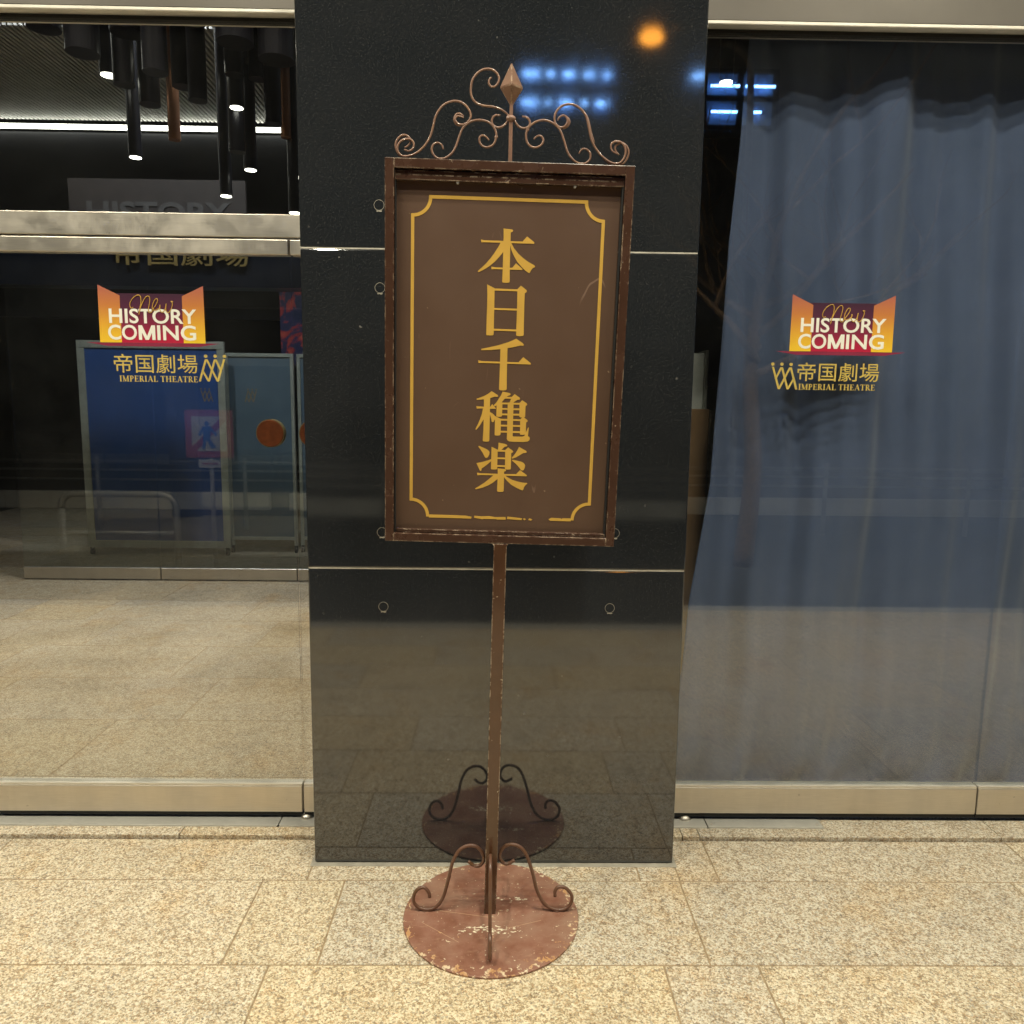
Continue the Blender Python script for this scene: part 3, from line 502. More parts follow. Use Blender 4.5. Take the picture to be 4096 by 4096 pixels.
# round base plate
bm = bmesh.new(); R = .2746; n = 128
prof = [(0, .0005), (R-.003, .0005), (R, .002), (R, .0062), (R-.0018, .0080), (0, .0080)]
rings = [[bm.verts.new((.0039+r*math.cos(2*math.pi*i/n), -.012+r*math.sin(2*math.pi*i/n), z)) for i in range(n)] if r > 0 else bm.verts.new((.0039, -.012, z)) for r, z in prof]
for A, B in zip(rings, rings[1:]):
    for i in range(n):
        j = (i+1) % n
        if not isinstance(A, list): bm.faces.new((A, B[j], B[i]))
        elif not isinstance(B, list): bm.faces.new((A[i], A[j], B))
        else: bm.faces.new((A[i], A[j], B[j], B[i]))
link('base_plate', bm, M['plate'], stand)
# post
bm = bmesh.new(); box(bm, -.0187, .0187, -.0150, .0150, .006, 1.2056, .0018, 2)
for s in (-1, 1):   # weld fillets under the frame
    vs = [bm.verts.new((s*x, y, z)) for y in (-.0146, .0146) for x, z in ((.0187, 1.2056), (.0187, 1.1995), (.0228, 1.2056))]
    bm.faces.new(vs[:3] if s < 0 else vs[2::-1]); bm.faces.new(vs[3:] if s > 0 else vs[:2:-1]); bm.faces.new((vs[1], vs[2], vs[5], vs[4]))
leaned(link('post', bm, M['post'], stand))
# base scrolls
LEG_LEFT = [(x, z+.0134-min(p[1] for p in LEG_LEFT)) for x, z in LEG_LEFT]; LEG_RIGHT = [(x, z+.0134-min(p[1] for p in LEG_RIGHT)) for x, z in LEG_RIGHT]
def leg(pts, ang, name='scroll_leg'):
    bm = bmesh.new(); ca, sa = math.cos(ang), math.sin(ang)
    P = catmull([(x*ca, x*sa, z) for x, z in pts], 5); tube(bm, P, .0054, 14)
    return link(name, bm, M['leg'], stand, True)
leg(LEG_LEFT, 0); leg(LEG_RIGHT, 0)
LR = [(-x, z) for x, z in LEG_LEFT]
leg([(x+.004, z) for x, z in LR], -math.pi/2+.015); leg([(x, z) for x, z in LR], math.pi/2)
for pos, (ax, az) in (('l', min(LEG_LEFT, key=lambda p: p[1])), ('r', min(LEG_RIGHT, key=lambda p: p[1]))):
    bm = bmesh.new(); bmesh.ops.create_uvsphere(bm, u_segments=12, v_segments=8, radius=.008, matrix=Matrix.Translation((ax, 0, .0085)) @ Matrix.Diagonal((1.2, .8, .45, 1)))
    link('weld_bead', bm, M['leg'], stand, True)
# frame
X0, X1, Z0, Z1 = -.3292, .3257, 1.2058, 2.2308; IX0, IX1, IZ0, IZ1 = -.3045, .3010, 1.2300, 2.2055
bm = bmesh.new()
YF, YB = -.0150, .0230
box(bm, X0, IX0, YF, YB, Z0, Z1, .0020, 2); box(bm, IX1, X1, YF, YB, Z0, Z1, .0020, 2)
box(bm, IX0-.0004, IX1+.0004, YF+.0003, YB-.0003, IZ1, Z1-.0002, .0018, 2); box(bm, IX0-.0004, IX1+.0004, YF+.0003, YB-.0003, Z0+.0002, IZ0, .0018, 2)
leaned(link('frame', bm, M['frame'], stand))
bm = bmesh.new()   # inner channel rails that hold the panel
box(bm, IX0+.001, IX1-.001, -.0062, .0100, IZ1-.0265, IZ1-.0135, .0012); box(bm, IX0+.001, IX1-.001, -.0055, .0100, IZ1-.0135, IZ1-.0028, .0006)
leaned(link('top_rail', bm, M['frame'], stand))
bm = bmesh.new(); box(bm, IX0+.008, IX1-.002, -.0045, .0100, IZ0+.0005, IZ0+.0105, .0016, 2)
leaned(link('bottom_rail', bm, M['frame'], stand))
for a, b in ((IX0+.0012, IX0+.0032), (IX1-.0052, IX1-.0012)):
    bm = bmesh.new(); box(bm, a, b, -.004, .0104, IZ0+.0005, IZ1-.0005); leaned(link('gasket', bm, M['rubber'], stand))
# panel, lettering, border line
bm = bmesh.new(); box(bm, IX0+.0035, IX1-.0055,   .0105, .0155, IZ0+.0008, IZ1-.0008)
pan = leaned(link('sign_panel', bm, M['panel'], stand))
bm = bmesh.new()
for k, polys in GLYPHS.items(): flat(bm, polys, .0097, .0006)
link('lettering', bm, M['gold'], pan)
bx0, bx1, bz0, bz1, br, bw = -.2580, .2520, 1.2765, 2.1415, .0475, .0088
S_ = lambda pts: stroke(pts, bw)
border = []
border += S_([(bx0, bz0+br-.004), (bx0, bz1-br+.004)]); border += S_([(bx1, bz0+br-.004), (bx1, bz1-br+.004)])
border += S_([(bx0+br-.004, bz1), (bx1-br+.004, bz1)])
border += S_(arc(bx0, bz1, br, br, -92, 2)); border += S_(arc(bx1, bz1, br, br, 178, 272)); border += S_(arc(bx0, bz0, br, br, -2, 92)); border += S_(arc(bx1, bz0, br, br, 88, 182))
# the bottom line is torn: only these pieces are left
zb = bz0; h = bw/2
def px(b): return -.2067+(b-373)/(1382-373)*.408   # along the bottom line
border.append([(px(373), zb-h), (px(640), zb-h*.95), (px(672), zb-h), (px(676), zb+h*.3), (px(655), zb+h*.5), (px(630), zb+h*.9), (px(560), zb+h), (px(373), zb+h)])
border.append([(px(694), zb-h*.4), (px(742), zb-h*1.05), (px(752), zb-h*1.3), (px(760), zb-h), (px(850), zb-h*.85), (px(860), zb-h*1.2), (px(918), zb-h), (px(916), zb+h*.7), (px(845), zb+h*.4), (px(800), zb+h), (px(745), zb+h*.7), (px(694), zb+h)])
border.append([(px(926), zb-h*.6), (px(1000), zb-h), (px(1030), zb-h*1.1), (px(1034), zb+h*.1), (px(1020), zb+h*.3), (px(930), zb+h)])
border.append([(px(1040), zb-h*.2), (px(1050), zb-h*1.1), (px(1062), zb-h*.5), (px(1052), zb+h*.2)])
border.append([(px(1078), zb-h*.9), (px(1098), zb-h*1.2), (px(1108), zb-h*.3), (px(1085), zb+h*.2)])
border.append([(px(1222), zb-h*.1), (px(1236), zb-h), (px(1382), zb-h), (px(1382), zb+h*.9), (px(1320), zb+h*.9), (px(1318), zb+h*.2), (px(1308), zb+h*.8), (px(1240), zb+h)])
bm = bmesh.new(); flat(bm, border, .0097, .0006); link('border_line', bm, M['gold'], pan)
# screws in the upper rail
for x in (-.139, .171):
    bm = bmesh.new(); cyl(bm, (x, -.0040, IZ1-.0285), (x, .0080, IZ1-.0285), .0036, n=14); leaned(link('screw', bm, M['steel_floor'], stand))
# crest: wrought scrolls
ys = [0, .004, .004, 0, 0, 0, 0, .004, .003, .003, 0, 0]
rr = [.0029]*12
for pts, yy, r in zip(CREST, ys, rr):
    bm = bmesh.new(); P = catmull([(x, yy, z) for x, z in pts], 4)
    tube(bm, P, r, 10, lambda t: .72+.28*min(1, 8*min(t, 1-t)))
    leaned(link('crest_scroll', bm, M['wire'], stand, True))
for c_, i_ in ((0, None), (3, None), (6, None), (10, None), (4, -1), (11, -1), (5, -1), (3, 19), (10, 19)):
    wx, wz = min(CREST[c_], key=lambda p: p[1]) if i_ is None else CREST[c_][i_]
    bm = bmesh.new(); bmesh.ops.create_uvsphere(bm, u_segments=10, v_segments=8, radius=.0046, matrix=Matrix.Translation((wx, .001, wz)) @ Matrix.Diagonal((1.25, .9, .8, 1)))
    leaned(link('weld_bead', bm, M['wire'], stand, True))
bm = bmesh.new(); cyl(bm, (-.0022, 0, Z1-.001), (-.0034, 0, 2.339), .0068, .0068, 4); cyl(bm, (-.0034, 0, 2.336), (-.0029, 0, 2.376), .0062, .0062, 4)
bmesh.ops.create_uvsphere(bm, u_segments=14, v_segments=10, radius=.0105, matrix=Matrix.Translation((-.0034, 0, 2.338)) @ Matrix.Diagonal((1.25, 1, .8, 1)))
leaned(link('finial_rod', bm, M['wire'], stand))
bm = bmesh.new(); fx, fz, fr = -.0041, 2.4115, .0310
tip = bm.verts.new((fx-.0015, 0, 2.4745)); bot = [bm.verts.new((fx+.0012+.0045*math.cos(a), .0045*math.sin(a), 2.3700)) for a in (0, math.pi/2, math.pi, 1.5*math.pi)]
mid = [bm.verts.new((fx+fr*math.cos(a), fr*math.sin(a), fz)) for a in (0, math.pi/2, math.pi, 1.5*math.pi)]
for i in range(4):
    j = (i+1) % 4; bm.faces.new((mid[i], mid[j], tip)); bm.faces.new((bot[i], bot[j], mid[j], mid[i]))
bm.faces.new(list(reversed(bot)))
bmesh.ops.bevel(bm, geom=[e for e in bm.edges], offset=.0016, segments=2, affect='EDGES')
leaned(link('finial', bm, M['finial'], stand))
# ================================================================ glazed entrances either side of the pillar
GY = .279
def rail(name, x0, x1, z0, z1, parent, mat='steel', y0=.262, y1=.306, bev=.0025):
    bm = bmesh.new(); box(bm, x0, x1, y0, y1, z0, z1, bev, 2); return link(name, bm, M[mat], parent)
def pane(x0, x1, z0, z1, parent, name='glass_pane'):
    bm = bmesh.new(); box(bm, x0, x1, GY, GY+.010, z0, z1); return link(name, bm, M['glass'], parent)
def header(parent, x0, x1, zl):
    bm = bmesh.new(); box(bm, x0, x1, .245, .36, zl+.016, 3.1, .002); link('head_beam', bm, M['beam'], parent)
    bm = bmesh.new(); box(bm, x0, x1, .236, .34, zl, zl+.0125, .003, 2); link('drip_lip', bm, M['steel_lip'], parent)
    bm = bmesh.new(); box(bm, x0, x1, .27, .30, zl-.012, zl-.001); link('glazing_gasket', bm, M['rubber'], parent)
XE = 4.2
LE = tag(empty('glass_entrance', (-1.4, .28, 0)), 'steel framed glass sliding doors with a transom light over them, left of the pillar', 'glass doors')
LE.location = (0, 0, 0)
header(LE, -XE, -PX-.002, 2.872)
pane(-XE, -PX-.003, 2.240, 2.864, LE, 'transom_pane')
rail('transom_bar', -XE, -PX-.003, 2.163, 2.240, LE)
for a, b in ((-1.890, -.737), (-.731, -PX-.003), (-3.05, -1.896), (-XE, -3.056)):
    d = empty('door_leaf'); d.parent = LE
    rail('top_rail', a, b, 2.106, 2.1565, d, y0=.265); rail('bottom_rail', a, b, .044, .149, d)
    rail('sill_lip', a, b, .1495, .1575, d, 'steel_lip', .266, .302, .001); pane(a, b, .158, 2.1055, d)
    bm = bmesh.new(); box(bm, a, b, .268, .30, .030, .0425); link('rubber_sweep', bm, M['rubber'], d)
def guide(x, parent):
    bm = bmesh.new(); bmesh.ops.create_uvsphere(bm, u_segments=20, v_segments=10, radius=.0225, matrix=Matrix.Translation((x, .272, .0145)) @ Matrix.Diagonal((1, .75, .8, 1)))
    link('floor_guide', bm, M['steel'], parent, True)
guide(-.725, LE)
RE = tag(empty('glass_entrance'), 'steel framed full height window pane in front of the blue curtain, right of the pillar', 'glass window')
header(RE, PX+.002, XE, 2.864)
for a, b in ((PX+.003, 1.86), (1.866, 3.02), (3.026, XE)):
    rail('bottom_rail', a, b, .046, .151, RE); rail('sill_lip', a, b, .1515, .1595, RE, 'steel_lip', .266, .302, .001); pane(a, b, .160, 2.855, RE)
    bm = bmesh.new(); box(bm, a, b, .268, .30, .030, .0440); link('rubber_sweep', bm, M['rubber'], RE)
guide(.735, RE)
# metal cover plates let into the step
def cover(x0, x1, label, screws=()):
    t = tag(empty('floor_plate', (0, 0, 0)), label, 'floor plate', 'metal floor plates at the doors')
    bm = bmesh.new(); box(bm, x0, x1, .2165, .345, .010, .0165, .0008); link('cover', bm, M['steel_floor'], t)
    bm = bmesh.new(); box(bm, x0-.006, x1+.006, .2105, .346, .008, .0134); link('seal_edge', bm, M['sealant'], t)
    for x, y_ in screws:
        bm = bmesh.new(); cyl(bm, (x, y_, .0160), (x, y_, .0172), .0052, .0045, 16); link('screw', bm, M['steel'], t)
cover(-.817, -.640, 'short metal floor plate left of the pillar, touching it')
cover(-1.95, -.8205, 'long metal floor plate under the left glass door', [(-1.93, .235)])
cover(.640, .8085, 'short stained metal floor plate right of the pillar, touching it')
cover(.8125, 1.252, 'metal floor plate with two screws under the right window', [(.830, .236), (1.236, .236)])

# ---------------------------------------------------------------- films stuck on the glass
def P2(*a): return [tuple(p) for p in a]
def emblem(x0, z0, w_, h_, mirror=False):
    k = lambda p: ((403-(p[0]-137) if mirror else p[0]-137)*w_/403+x0, z0-(p[1]-1315)*h_/435)
    pol = []
    for c in ((137, 1315), (283, 1315), (432, 1317)): pol.append([k(p) for p in circ(c[0], c[1], 28, 16)])
    for a, b in (((142, 1362), (255, 1748)), ((255, 1748), (420, 1368)), ((196, 1566), (279, 1368)), ((287, 1368), (398, 1748)), ((398, 1748), (490, 1560)), ((430, 1368), (540, 1750))):
        a, b = Vector(a), Vector(b); d = (b-a).normalized(); o = Vector((17, 0))
        pol.append([k(p) for p in (a-o, b-o, b+o, a+o)])
    return pol
SER = {  # serif capitals: (width, [(x0,y0,x1,y1,thickness)...], [curves])
 'I': (.40, [(.20, 0, .20, 1, .15), (.04, .03, .36, .03, .06), (.04, .97, .36, .97, .06)], []),
 'M': (1.0, [(.16, 0, .16, 1, .06), (.16, 1, .48, .04, .15), (.48, .04, .82, 1, .06), (.83, 0, .83, 1, .15), (.04, .03, .28, .03, .06), (.68, .03, .97, .03, .06), (.03, .97, .2, .97, .06), (.8, .97, .97, .97, .06)], []),
 'P': (.66, [(.20, 0, .20, 1, .15), (.04, .03, .36, .03, .06), (.04, .97, .36, .97, .06)], [((.30, .72, .26, .25, 90, -90), .11)]),
 'E': (.68, [(.20, 0, .20, 1, .15), (.04, .03, .60, .03, .06), (.04, .97, .58, .97, .06), (.2, .51, .48, .51, .06), (.59, .0, .62, .2, .06), (.56, .8, .57, 1, .06), (.48, .42, .48, .6, .06)], []),
 'R': (.76, [(.20, 0, .20, 1, .15), (.04, .03, .36, .03, .06), (.04, .97, .36, .97, .06), (.36, .48, .68, .02, .15), (.60, .03, .76, .03, .06)], [((.30, .73, .24, .24, 90, -90), .11)]),
 'A': (.84, [(.14, 0, .43, 1, .06), (.41, 1, .70, 0, .15), (.24, .33, .58, .33, .06), (.03, .03, .26, .03, .06), (.58, .03, .82, .03, .06)], []),
 'L': (.64, [(.20, 0, .20, 1, .15), (.04, .03, .58, .03, .06), (.04, .97, .36, .97, .06), (.57, 0, .60, .22, .06)], []),
 'T': (.72, [(.36, 0, .36, 1, .15), (.20, .03, .52, .03, .06), (.05, .97, .67, .97, .06), (.05, .8, .04, 1, .06), (.67, .8, .68, 1, .06)], []),
 'H': (.90, [(.20, 0, .20, 1, .15), (.70, 0, .70, 1, .15), (.2, .5, .7, .5, .06), (.04, .03, .36, .03, .06), (.04, .97, .36, .97, .06), (.54, .03, .86, .03, .06), (.54, .97, .86, .97, .06)], []),
}
def serif(body, x0, z0, width, height):
    pol, cx = [], 0.0
    for ch in body:
        if ch == ' ': cx += .35; continue
        wd, ls, cs = SER[ch]
        for (a, b, c, d, t) in ls: pol += [[(p[0]+cx, p[1]) for p in q] for q in stroke([(a, b), (c, d)], t*1.15)]
        for (arg, t) in cs: pol += [[(p[0]+cx, p[1]) for p in q] for q in stroke(arc(*arg), t)]
        cx += wd+.03
    return [[(x0+p[0]*width/cx, z0+p[1]*height) for p in q] for q in pol]
ZP0, ZP1 = 1.8018, 1.9985
M['orange_film'] = mat_gradient('orange_film', 1.80, 2.0, [(0.0, (.86, .56, .03)), (.35, (.72, .36, .035)), (.65, (.56, .20, .05)), (1.0, (.42, .12, .09))])
M['wine_film'] = mat_gradient('wine_film', 1.80, 1.97, [(0.0, (.50, .012, .050)), (.35, (.24, .016, .05)), (.7, (.085, .016, .045)), (1.0, (.050, .014, .035))])
def promo(dx, label):
    t = tag(empty('promotion_sticker'), label, 'window sticker')
    t.location = (dx, 0, 0)
    def ch(name, polys, mat, y_):
        bm = bmesh.new(); flat(bm, polys, y_, .0004); return link(name, bm, M[mat], t)
    xa, xb, xc, xd = 1.0366, 1.1128, 1.3301, 1.4063
    ch('base_strip', [P2((xa-.050, ZP0-.0012), (1.063, 1.7882), (xa+xd-1.063, 1.7882), (xd+.050, ZP0-.0012))], 'base_film', .2782)
    ch('back_panel', [P2((1.1050, ZP0-.001), (1.1037, 1.9700), (xa+xd-1.1037, 1.9700), (xa+xd-1.1050, ZP0-.001))], 'wine_film', .2778)
    ch('side_panel', [P2((xa, ZP0-.001), (1.0376, ZP1), (1.1129, 1.9624), (xb, ZP0-.001))], 'orange_film', .2773)
    ch('side_panel', [P2((xd, ZP0-.001), (xa+xd-1.0376, ZP1), (xa+xd-1.1129, 1.9624), (xc, ZP0-.001))], 'orange_film', .2773)
    bm = bmesh.new(); text_into(bm, 'HISTORY', 1.0722, 1.8672, .306, .0508, .2768, .0004, .018); text_into(bm, 'CO', 1.0660, 1.8098, .1014, .0525, .2768, .0004, .018); text_into(bm, 'ING', 1.2384, 1.8098, .1361, .0525, .2768, .0004, .018)
    mx, mz, mw, mh = 1.1730, 1.8108, .0586, .0505
    flat(bm, [[(mx+u*mw, mz+v*mh) for u, v in pl] for pl in ([(0, 0), (.20, 0), (.20, 1), (0, 1)], [(.80, 0), (1, 0), (1, 1), (.80, 1)], [(0, 1), (.22, 1), (.60, .0), (.40, .0)], [(1, 1), (.78, 1), (.40, .0), (.60, .0)])], .2768, .0004)
    link('lettering', bm, M['white'], t)
    bm = bmesh.new(); P = [(1.0376+a, 1.9985+b) for a, b in SCRIPT]
    e = [(1490, 500), (1506, 430), (1504, 510), (1540, 556), (1590, 500), (1612, 410), (1604, 520), (1645, 556), (1700, 480), (1716, 400), (1692, 372), (1728, 376)]
    P += [(1.0376+(x-480)*.2093e-3, 1.9985-(y_-115)*.2105e-3) for x, y_ in e[1:]]
    P = [(v.x, v.y) for v in catmull([(x, z, 0) for x, z in P], 5)]
    tube(bm, [Vector((x, .2764, z)) for x, z in P], .0014, 8); link('script_lettering', bm, M['gold'], t, True)
promo(0.0, 'whole orange and crimson promotion sticker on the window in front of the blue curtain')
promo(-2.446, 'orange and crimson promotion sticker on the glass door left of the pillar')
def nameplate(right):
    lab = 'gold theatre name and emblem lettered on the window over the blue curtain' if right else 'gold theatre name and emblem lettered on the left glass door over the blue board'
    t = tag(empty('theatre_name'), lab, 'glass lettering')
    x0 = 1.071 if right else -1.3665
    bm = bmesh.new(); text_into(bm, '帝国劇場', x0, 1.6955, .295, .066, .2782, .0004, .003); link('lettering', bm, M['decal_gold'], t)
    bm = bmesh.new(); flat(bm, serif('IMPERIAL THEATRE', x0+.006 if right else -1.071-.279, 1.6650, .279, .0207), .2782, .0004); link('small_lettering', bm, M['decal_gold'], t)
    bm = bmesh.new(); flat(bm, emblem(.9805, 1.7545, .0901, .089) if right else emblem(-1.066, 1.7572, .0905, .089, True), .2782, .0004); link('emblem', bm, M['decal_gold'], t)
nameplate(True); nameplate(False)

# ================================================================ behind the right window
cur = bmesh.new(); nx, nz = 260, 90
tab = [(0, .665), (.55, .745), (.84, .76), (1.3, .823), (1.8, .838), (2.2, .845), (2.55, .869), (3.4, .902)]
def lerp(tb, z):
    for (a, b), (c, d) in zip(tb, tb[1:]):
        if z <= c: return b+(d-b)*(z-a)/(c-a)
    return tb[-1][1]
grid = []
for k in range(nz+1):
    z = .022+3.2*(k/nz)**1.15; row = []
    for i in range(nx+1):
        s = i/nx; xl = lerp(tab, z); x = xl+s*(3.9-xl); u = s*3.0
        amp = .020-.010*math.exp(-z*1.5)
        y_ = .435+amp*math.sin(2*math.pi*u/.30+.5*math.sin(u*3+z*.7))+.009*math.sin(2*math.pi*u/.173+1.7+.8*z)+.026*math.sin(2*math.pi*u/.62+.9-.5*z)+.006*math.sin(u*61+z*5)
        if z < .35: y_ += (.35-z)*.06*math.sin(u*17+z*9)+(.35-z)*.04*math.sin(u*31-z*21); 
        zz = z+(.016*math.sin(u*9)+.012*math.sin(u*23) if k == 0 else 0)
        y_ = max(.335, y_)
        row.append(cur.verts.new((x, y_, max(.016, zz))))
    grid.append(row)
for k in range(nz):
    for i in range(nx): cur.faces.new((grid[k][i], grid[k][i+1], grid[k+1][i+1], grid[k+1][i]))
o = link('curtain', cur, M['cloth'], None, True); sol = o.modifiers.new('thickness', 'SOLIDIFY'); sol.thickness = .002
tag(o, 'long blue grey cloth curtain hanging in folds behind the right window', 'curtain')
bm = bmesh.new(); box(bm, .62, .966, 1.05, 1.10, .015, 1.592, .002); cb = link('cardboard_stack', bm, M['card']); tag(cb, 'upright brown cardboard sheets between the pillar and the curtain', 'cardboard')
bm = bmesh.new(); box(bm, .967, .998, 1.045, 1.10, .015, 1.586, .004)
for k in range(22):
    z = .1+k*.068; box(bm, .975+random.random()*.01, .995, 1.041, 1.0445, z, z+.03)
link('torn_edge', bm, M['card_edge'], cb)
bm = bmesh.new(); box(bm, 1.002, 1.05, 1.12, 1.16, .015, 1.57, .004); tag(link('folded_frame', bm, M['rubber']), 'dark folded frame leaning beside the cardboard sheets', 'frame')
wp = tag(empty('white_cabinet'), 'white panel standing behind the cardboard sheets', 'panel')
bm = bmesh.new(); box(bm, .70, .998, 1.30, 1.50, .015, 1.862, .003); link('body', bm, M['board_white'], wp)
bm = bmesh.new(); box(bm, .9995, 1.015, 1.285, 1.50, .015, 1.875, .003); link('edge_trim', bm, M['alu'], wp)
bm = bmesh.new(); box(bm, 1.03, 1.18, 1.42, 1.56, .015, 1.70, .003); tag(link('grey_cabinet', bm, M['slate']), 'grey cabinet in the shadow behind the white panel', 'cabinet')

# ================================================================ lobby behind the left doors
lob = tag(empty('lobby'), 'dark theatre lobby seen through the glass, with a ribbed ceiling and a long light line', 'lobby room')
def part(name, args, mat, parent=lob, bev=0):
    bm = bmesh.new(); box(bm, *args, bev); return link(name, bm, M[mat], parent)
part('back_wall', (-7.2, 7.2, 9.0, 9.1, 0, 5.4), 'dark'); part('side_wall', (-7.3, -7.2, .36, 9.1, 0, 5.4), 'dark'); part('side_wall', (7.2, 7.3, .36, 9.1, 0, 5.4), 'dark')
part('dividing_wall', (-.34, -.20, .625, 9.0, 0, 5.4), 'dark'); part('ceiling', (-7.2, 7.2, .3, 9.1, 5.4, 5.5), 'dark'); part('upper_wall', (-7.2, -.34, 6.62, 6.72, 2.55, 4.56), 'dark')
sl = part('ribbed_ceiling', (-7.2, -.35, 4.40, 6.60, 4.700, 4.72), 'rubber')
bm = bmesh.new(); x = -7.1
while x < -.45:
    vs = [bm.verts.new(p) for p in ((x, 4.40, 4.70), (x+.028, 4.40, 4.70), (x+.028, 6.57, 4.70), (x, 6.57, 4.70), (x+.003, 4.40, 4.672), (x+.025, 4.40, 4.672), (x+.025, 6.57, 4.672), (x+.003, 6.57, 4.672))]
    for f in ((4,5,1,0),(5,6,2,1),(6,7,3,2),(7,4,0,3),(7,6,5,4)): bm.faces.new([vs[i] for i in f])
    x += .046
link('rib', bm, M['slat'], lob)
bm = bmesh.new(); box(bm, -7.0, -2.07, 6.555, 6.615, 4.588, 4.626, .004); link('light_line', bm, M['line'], lob)
bm = bmesh.new(); box(bm, -7.0, -2.07, 4.30, 4.36, 4.83, 4.88, .004); link('light_line', bm, M['line'], lob)
for x in (-2.055, -2.01):
    bm = bmesh.new(); cyl(bm, (x, 6.50, 2.6), (x, 6.50, 4.60), .014, n=12); link('steel_tube', bm, M['steel'], lob)
# inner doors
ind = tag(empty('inner_doors'), 'pair of inner glass doors with steel rails and round bronze pulls behind the left entrance', 'inner doors')
part('header', (-6.5, -.45, 4.30, 4.52, 2.575, 3.08), 'navy', ind)
for a, b in ((-1.806, -.60), (-3.02, -1.814), (-4.24, -3.03)):
    d = empty('door_leaf'); d.parent = ind
    bm = bmesh.new(); box(bm, a, b, 4.285, 4.325, .024, .128, .003); link('bottom_rail', bm, M['steel'], d)
    bm = bmesh.new(); box(bm, a, b, 4.300, 4.310, .129, 2.574); link('glass_pane', bm, M['glass_in'], d)
for x in (-1.997, -1.625):
    bm = bmesh.new(); cyl(bm, (x, 4.230, 1.340), (x, 4.298, 1.340), .122, .122, 48); h = link('round_pull', bm, M['letter_gold'], ind)
    bm = bmesh.new(); cyl(bm, (x, 4.222, 1.340), (x, 4.2295, 1.340), .112, .116, 48); link('pull_face', bm, M['bronze'], h)
for x, mir in ((-2.605, False), (-2.225, True)):
    bm = bmesh.new(); flat(bm, emblem(x, 1.715, .10, .11, mir), 4.2985, .0006); link('emblem', bm, M['emblem'], ind)
bm = bmesh.new(); text_into(bm, '帝国劇場', -3.30, 2.745, 1.15, .20, 4.285, .012, .004); tag(link('wall_lettering', bm, M['letter_gold']), 'raised gold Japanese letters on the dark header behind the left doors', 'lettering')
hb = tag(empty('poster_board'), 'dark brown board with faint grey HISTORY lettering above the inner doors', 'board')
bm = bmesh.new(); box(bm, -3.75, -2.228, 4.50, 4.53, 3.09, 3.50); link('board', bm, plain('brown_board', (.034, .026, .022), .6), hb)
bm = bmesh.new(); text_into(bm, 'HISTORY', -3.60, 3.13, 1.24, .185, 4.496, .002, .03); link('lettering', bm, plain('faint_print', (.075, .07, .066), .6), hb)
# boards on castors in the lobby
def mobile_board(x0, x1, y_, z0, z1, mat, label, fr=.035):
    t = tag(empty('mobile_board', ((x0+x1)/2, y_, .013)), label, 'display board', 'boards on castors in the lobby')
    ox, oy, oz = t.location
    def p(name, a, mt):
        bm = bmesh.new(); box(bm, a[0]-ox, a[1]-ox, a[2]-oy, a[3]-oy, a[4]-oz, a[5]-oz, .002); return link(name, bm, M[mt], t)
    p('board', (x0+fr, x1-fr, y_, y_+.02, z0+fr, z1-fr), mat)
    p('frame_rail', (x0, x1, y_-.01, y_+.03, z1-fr, z1), 'alu'); p('frame_rail', (x0, x1, y_-.01, y_+.03, z0, z0+fr), 'alu')
    p('frame_post', (x0, x0+fr-.001, y_-.009, y_+.029, .09, z1-.001-fr), 'alu'); p('frame_post', (x1-fr+.001, x1, y_-.009, y_+.029, .09, z1-.001-fr), 'alu')
    for x in (x0+fr/2, x1-fr/2):
        bm = bmesh.new(); cyl(bm, (x-.012-ox, y_-oy, .038-.013), (x+.012-ox, y_-oy, .038-.013), .030, n=18); box(bm, x-.016-ox, x+.016-ox, y_-.012-oy, y_+.012-oy, .040-.013, .0895-.013); link('castor', bm, M['rubber'], t)
mobile_board(-2.87, -2.160, 5.66, .15, 2.11, 'slate', 'slate grey display board on castors, right of the blue board')
mobile_board(-2.135, -1.40, 5.70, .15, 2.11, 'slate', 'slate grey display board almost hidden by the pillar edge')
mobile_board(-4.30, -2.815, 5.50, .085, 2.21, 'blue', 'bright blue display board with a pale frame behind the left door', .075)
bm = bmesh.new(); box(bm, -2.435, -1.95, 6.2, 6.22, 2.02, 2.86)
t = NT('red_blue_print'); n_ = t.noise(3.4, 4, .55, None, 1.2); t.col(t.ramp(n_, [(.40, (.012, .018, .06)), (.50, (.03, .03, .09)), (.55, (.35, .03, .035)), (.63, (.62, .10, .06)), (.72, (.06, .03, .08))])); t.set(Roughness=.5)
t.b.inputs['Emission Strength'].default_value = 0
tag(link('poster', bm, t.m), 'red and dark blue poster high up beside the pillar edge', 'poster')
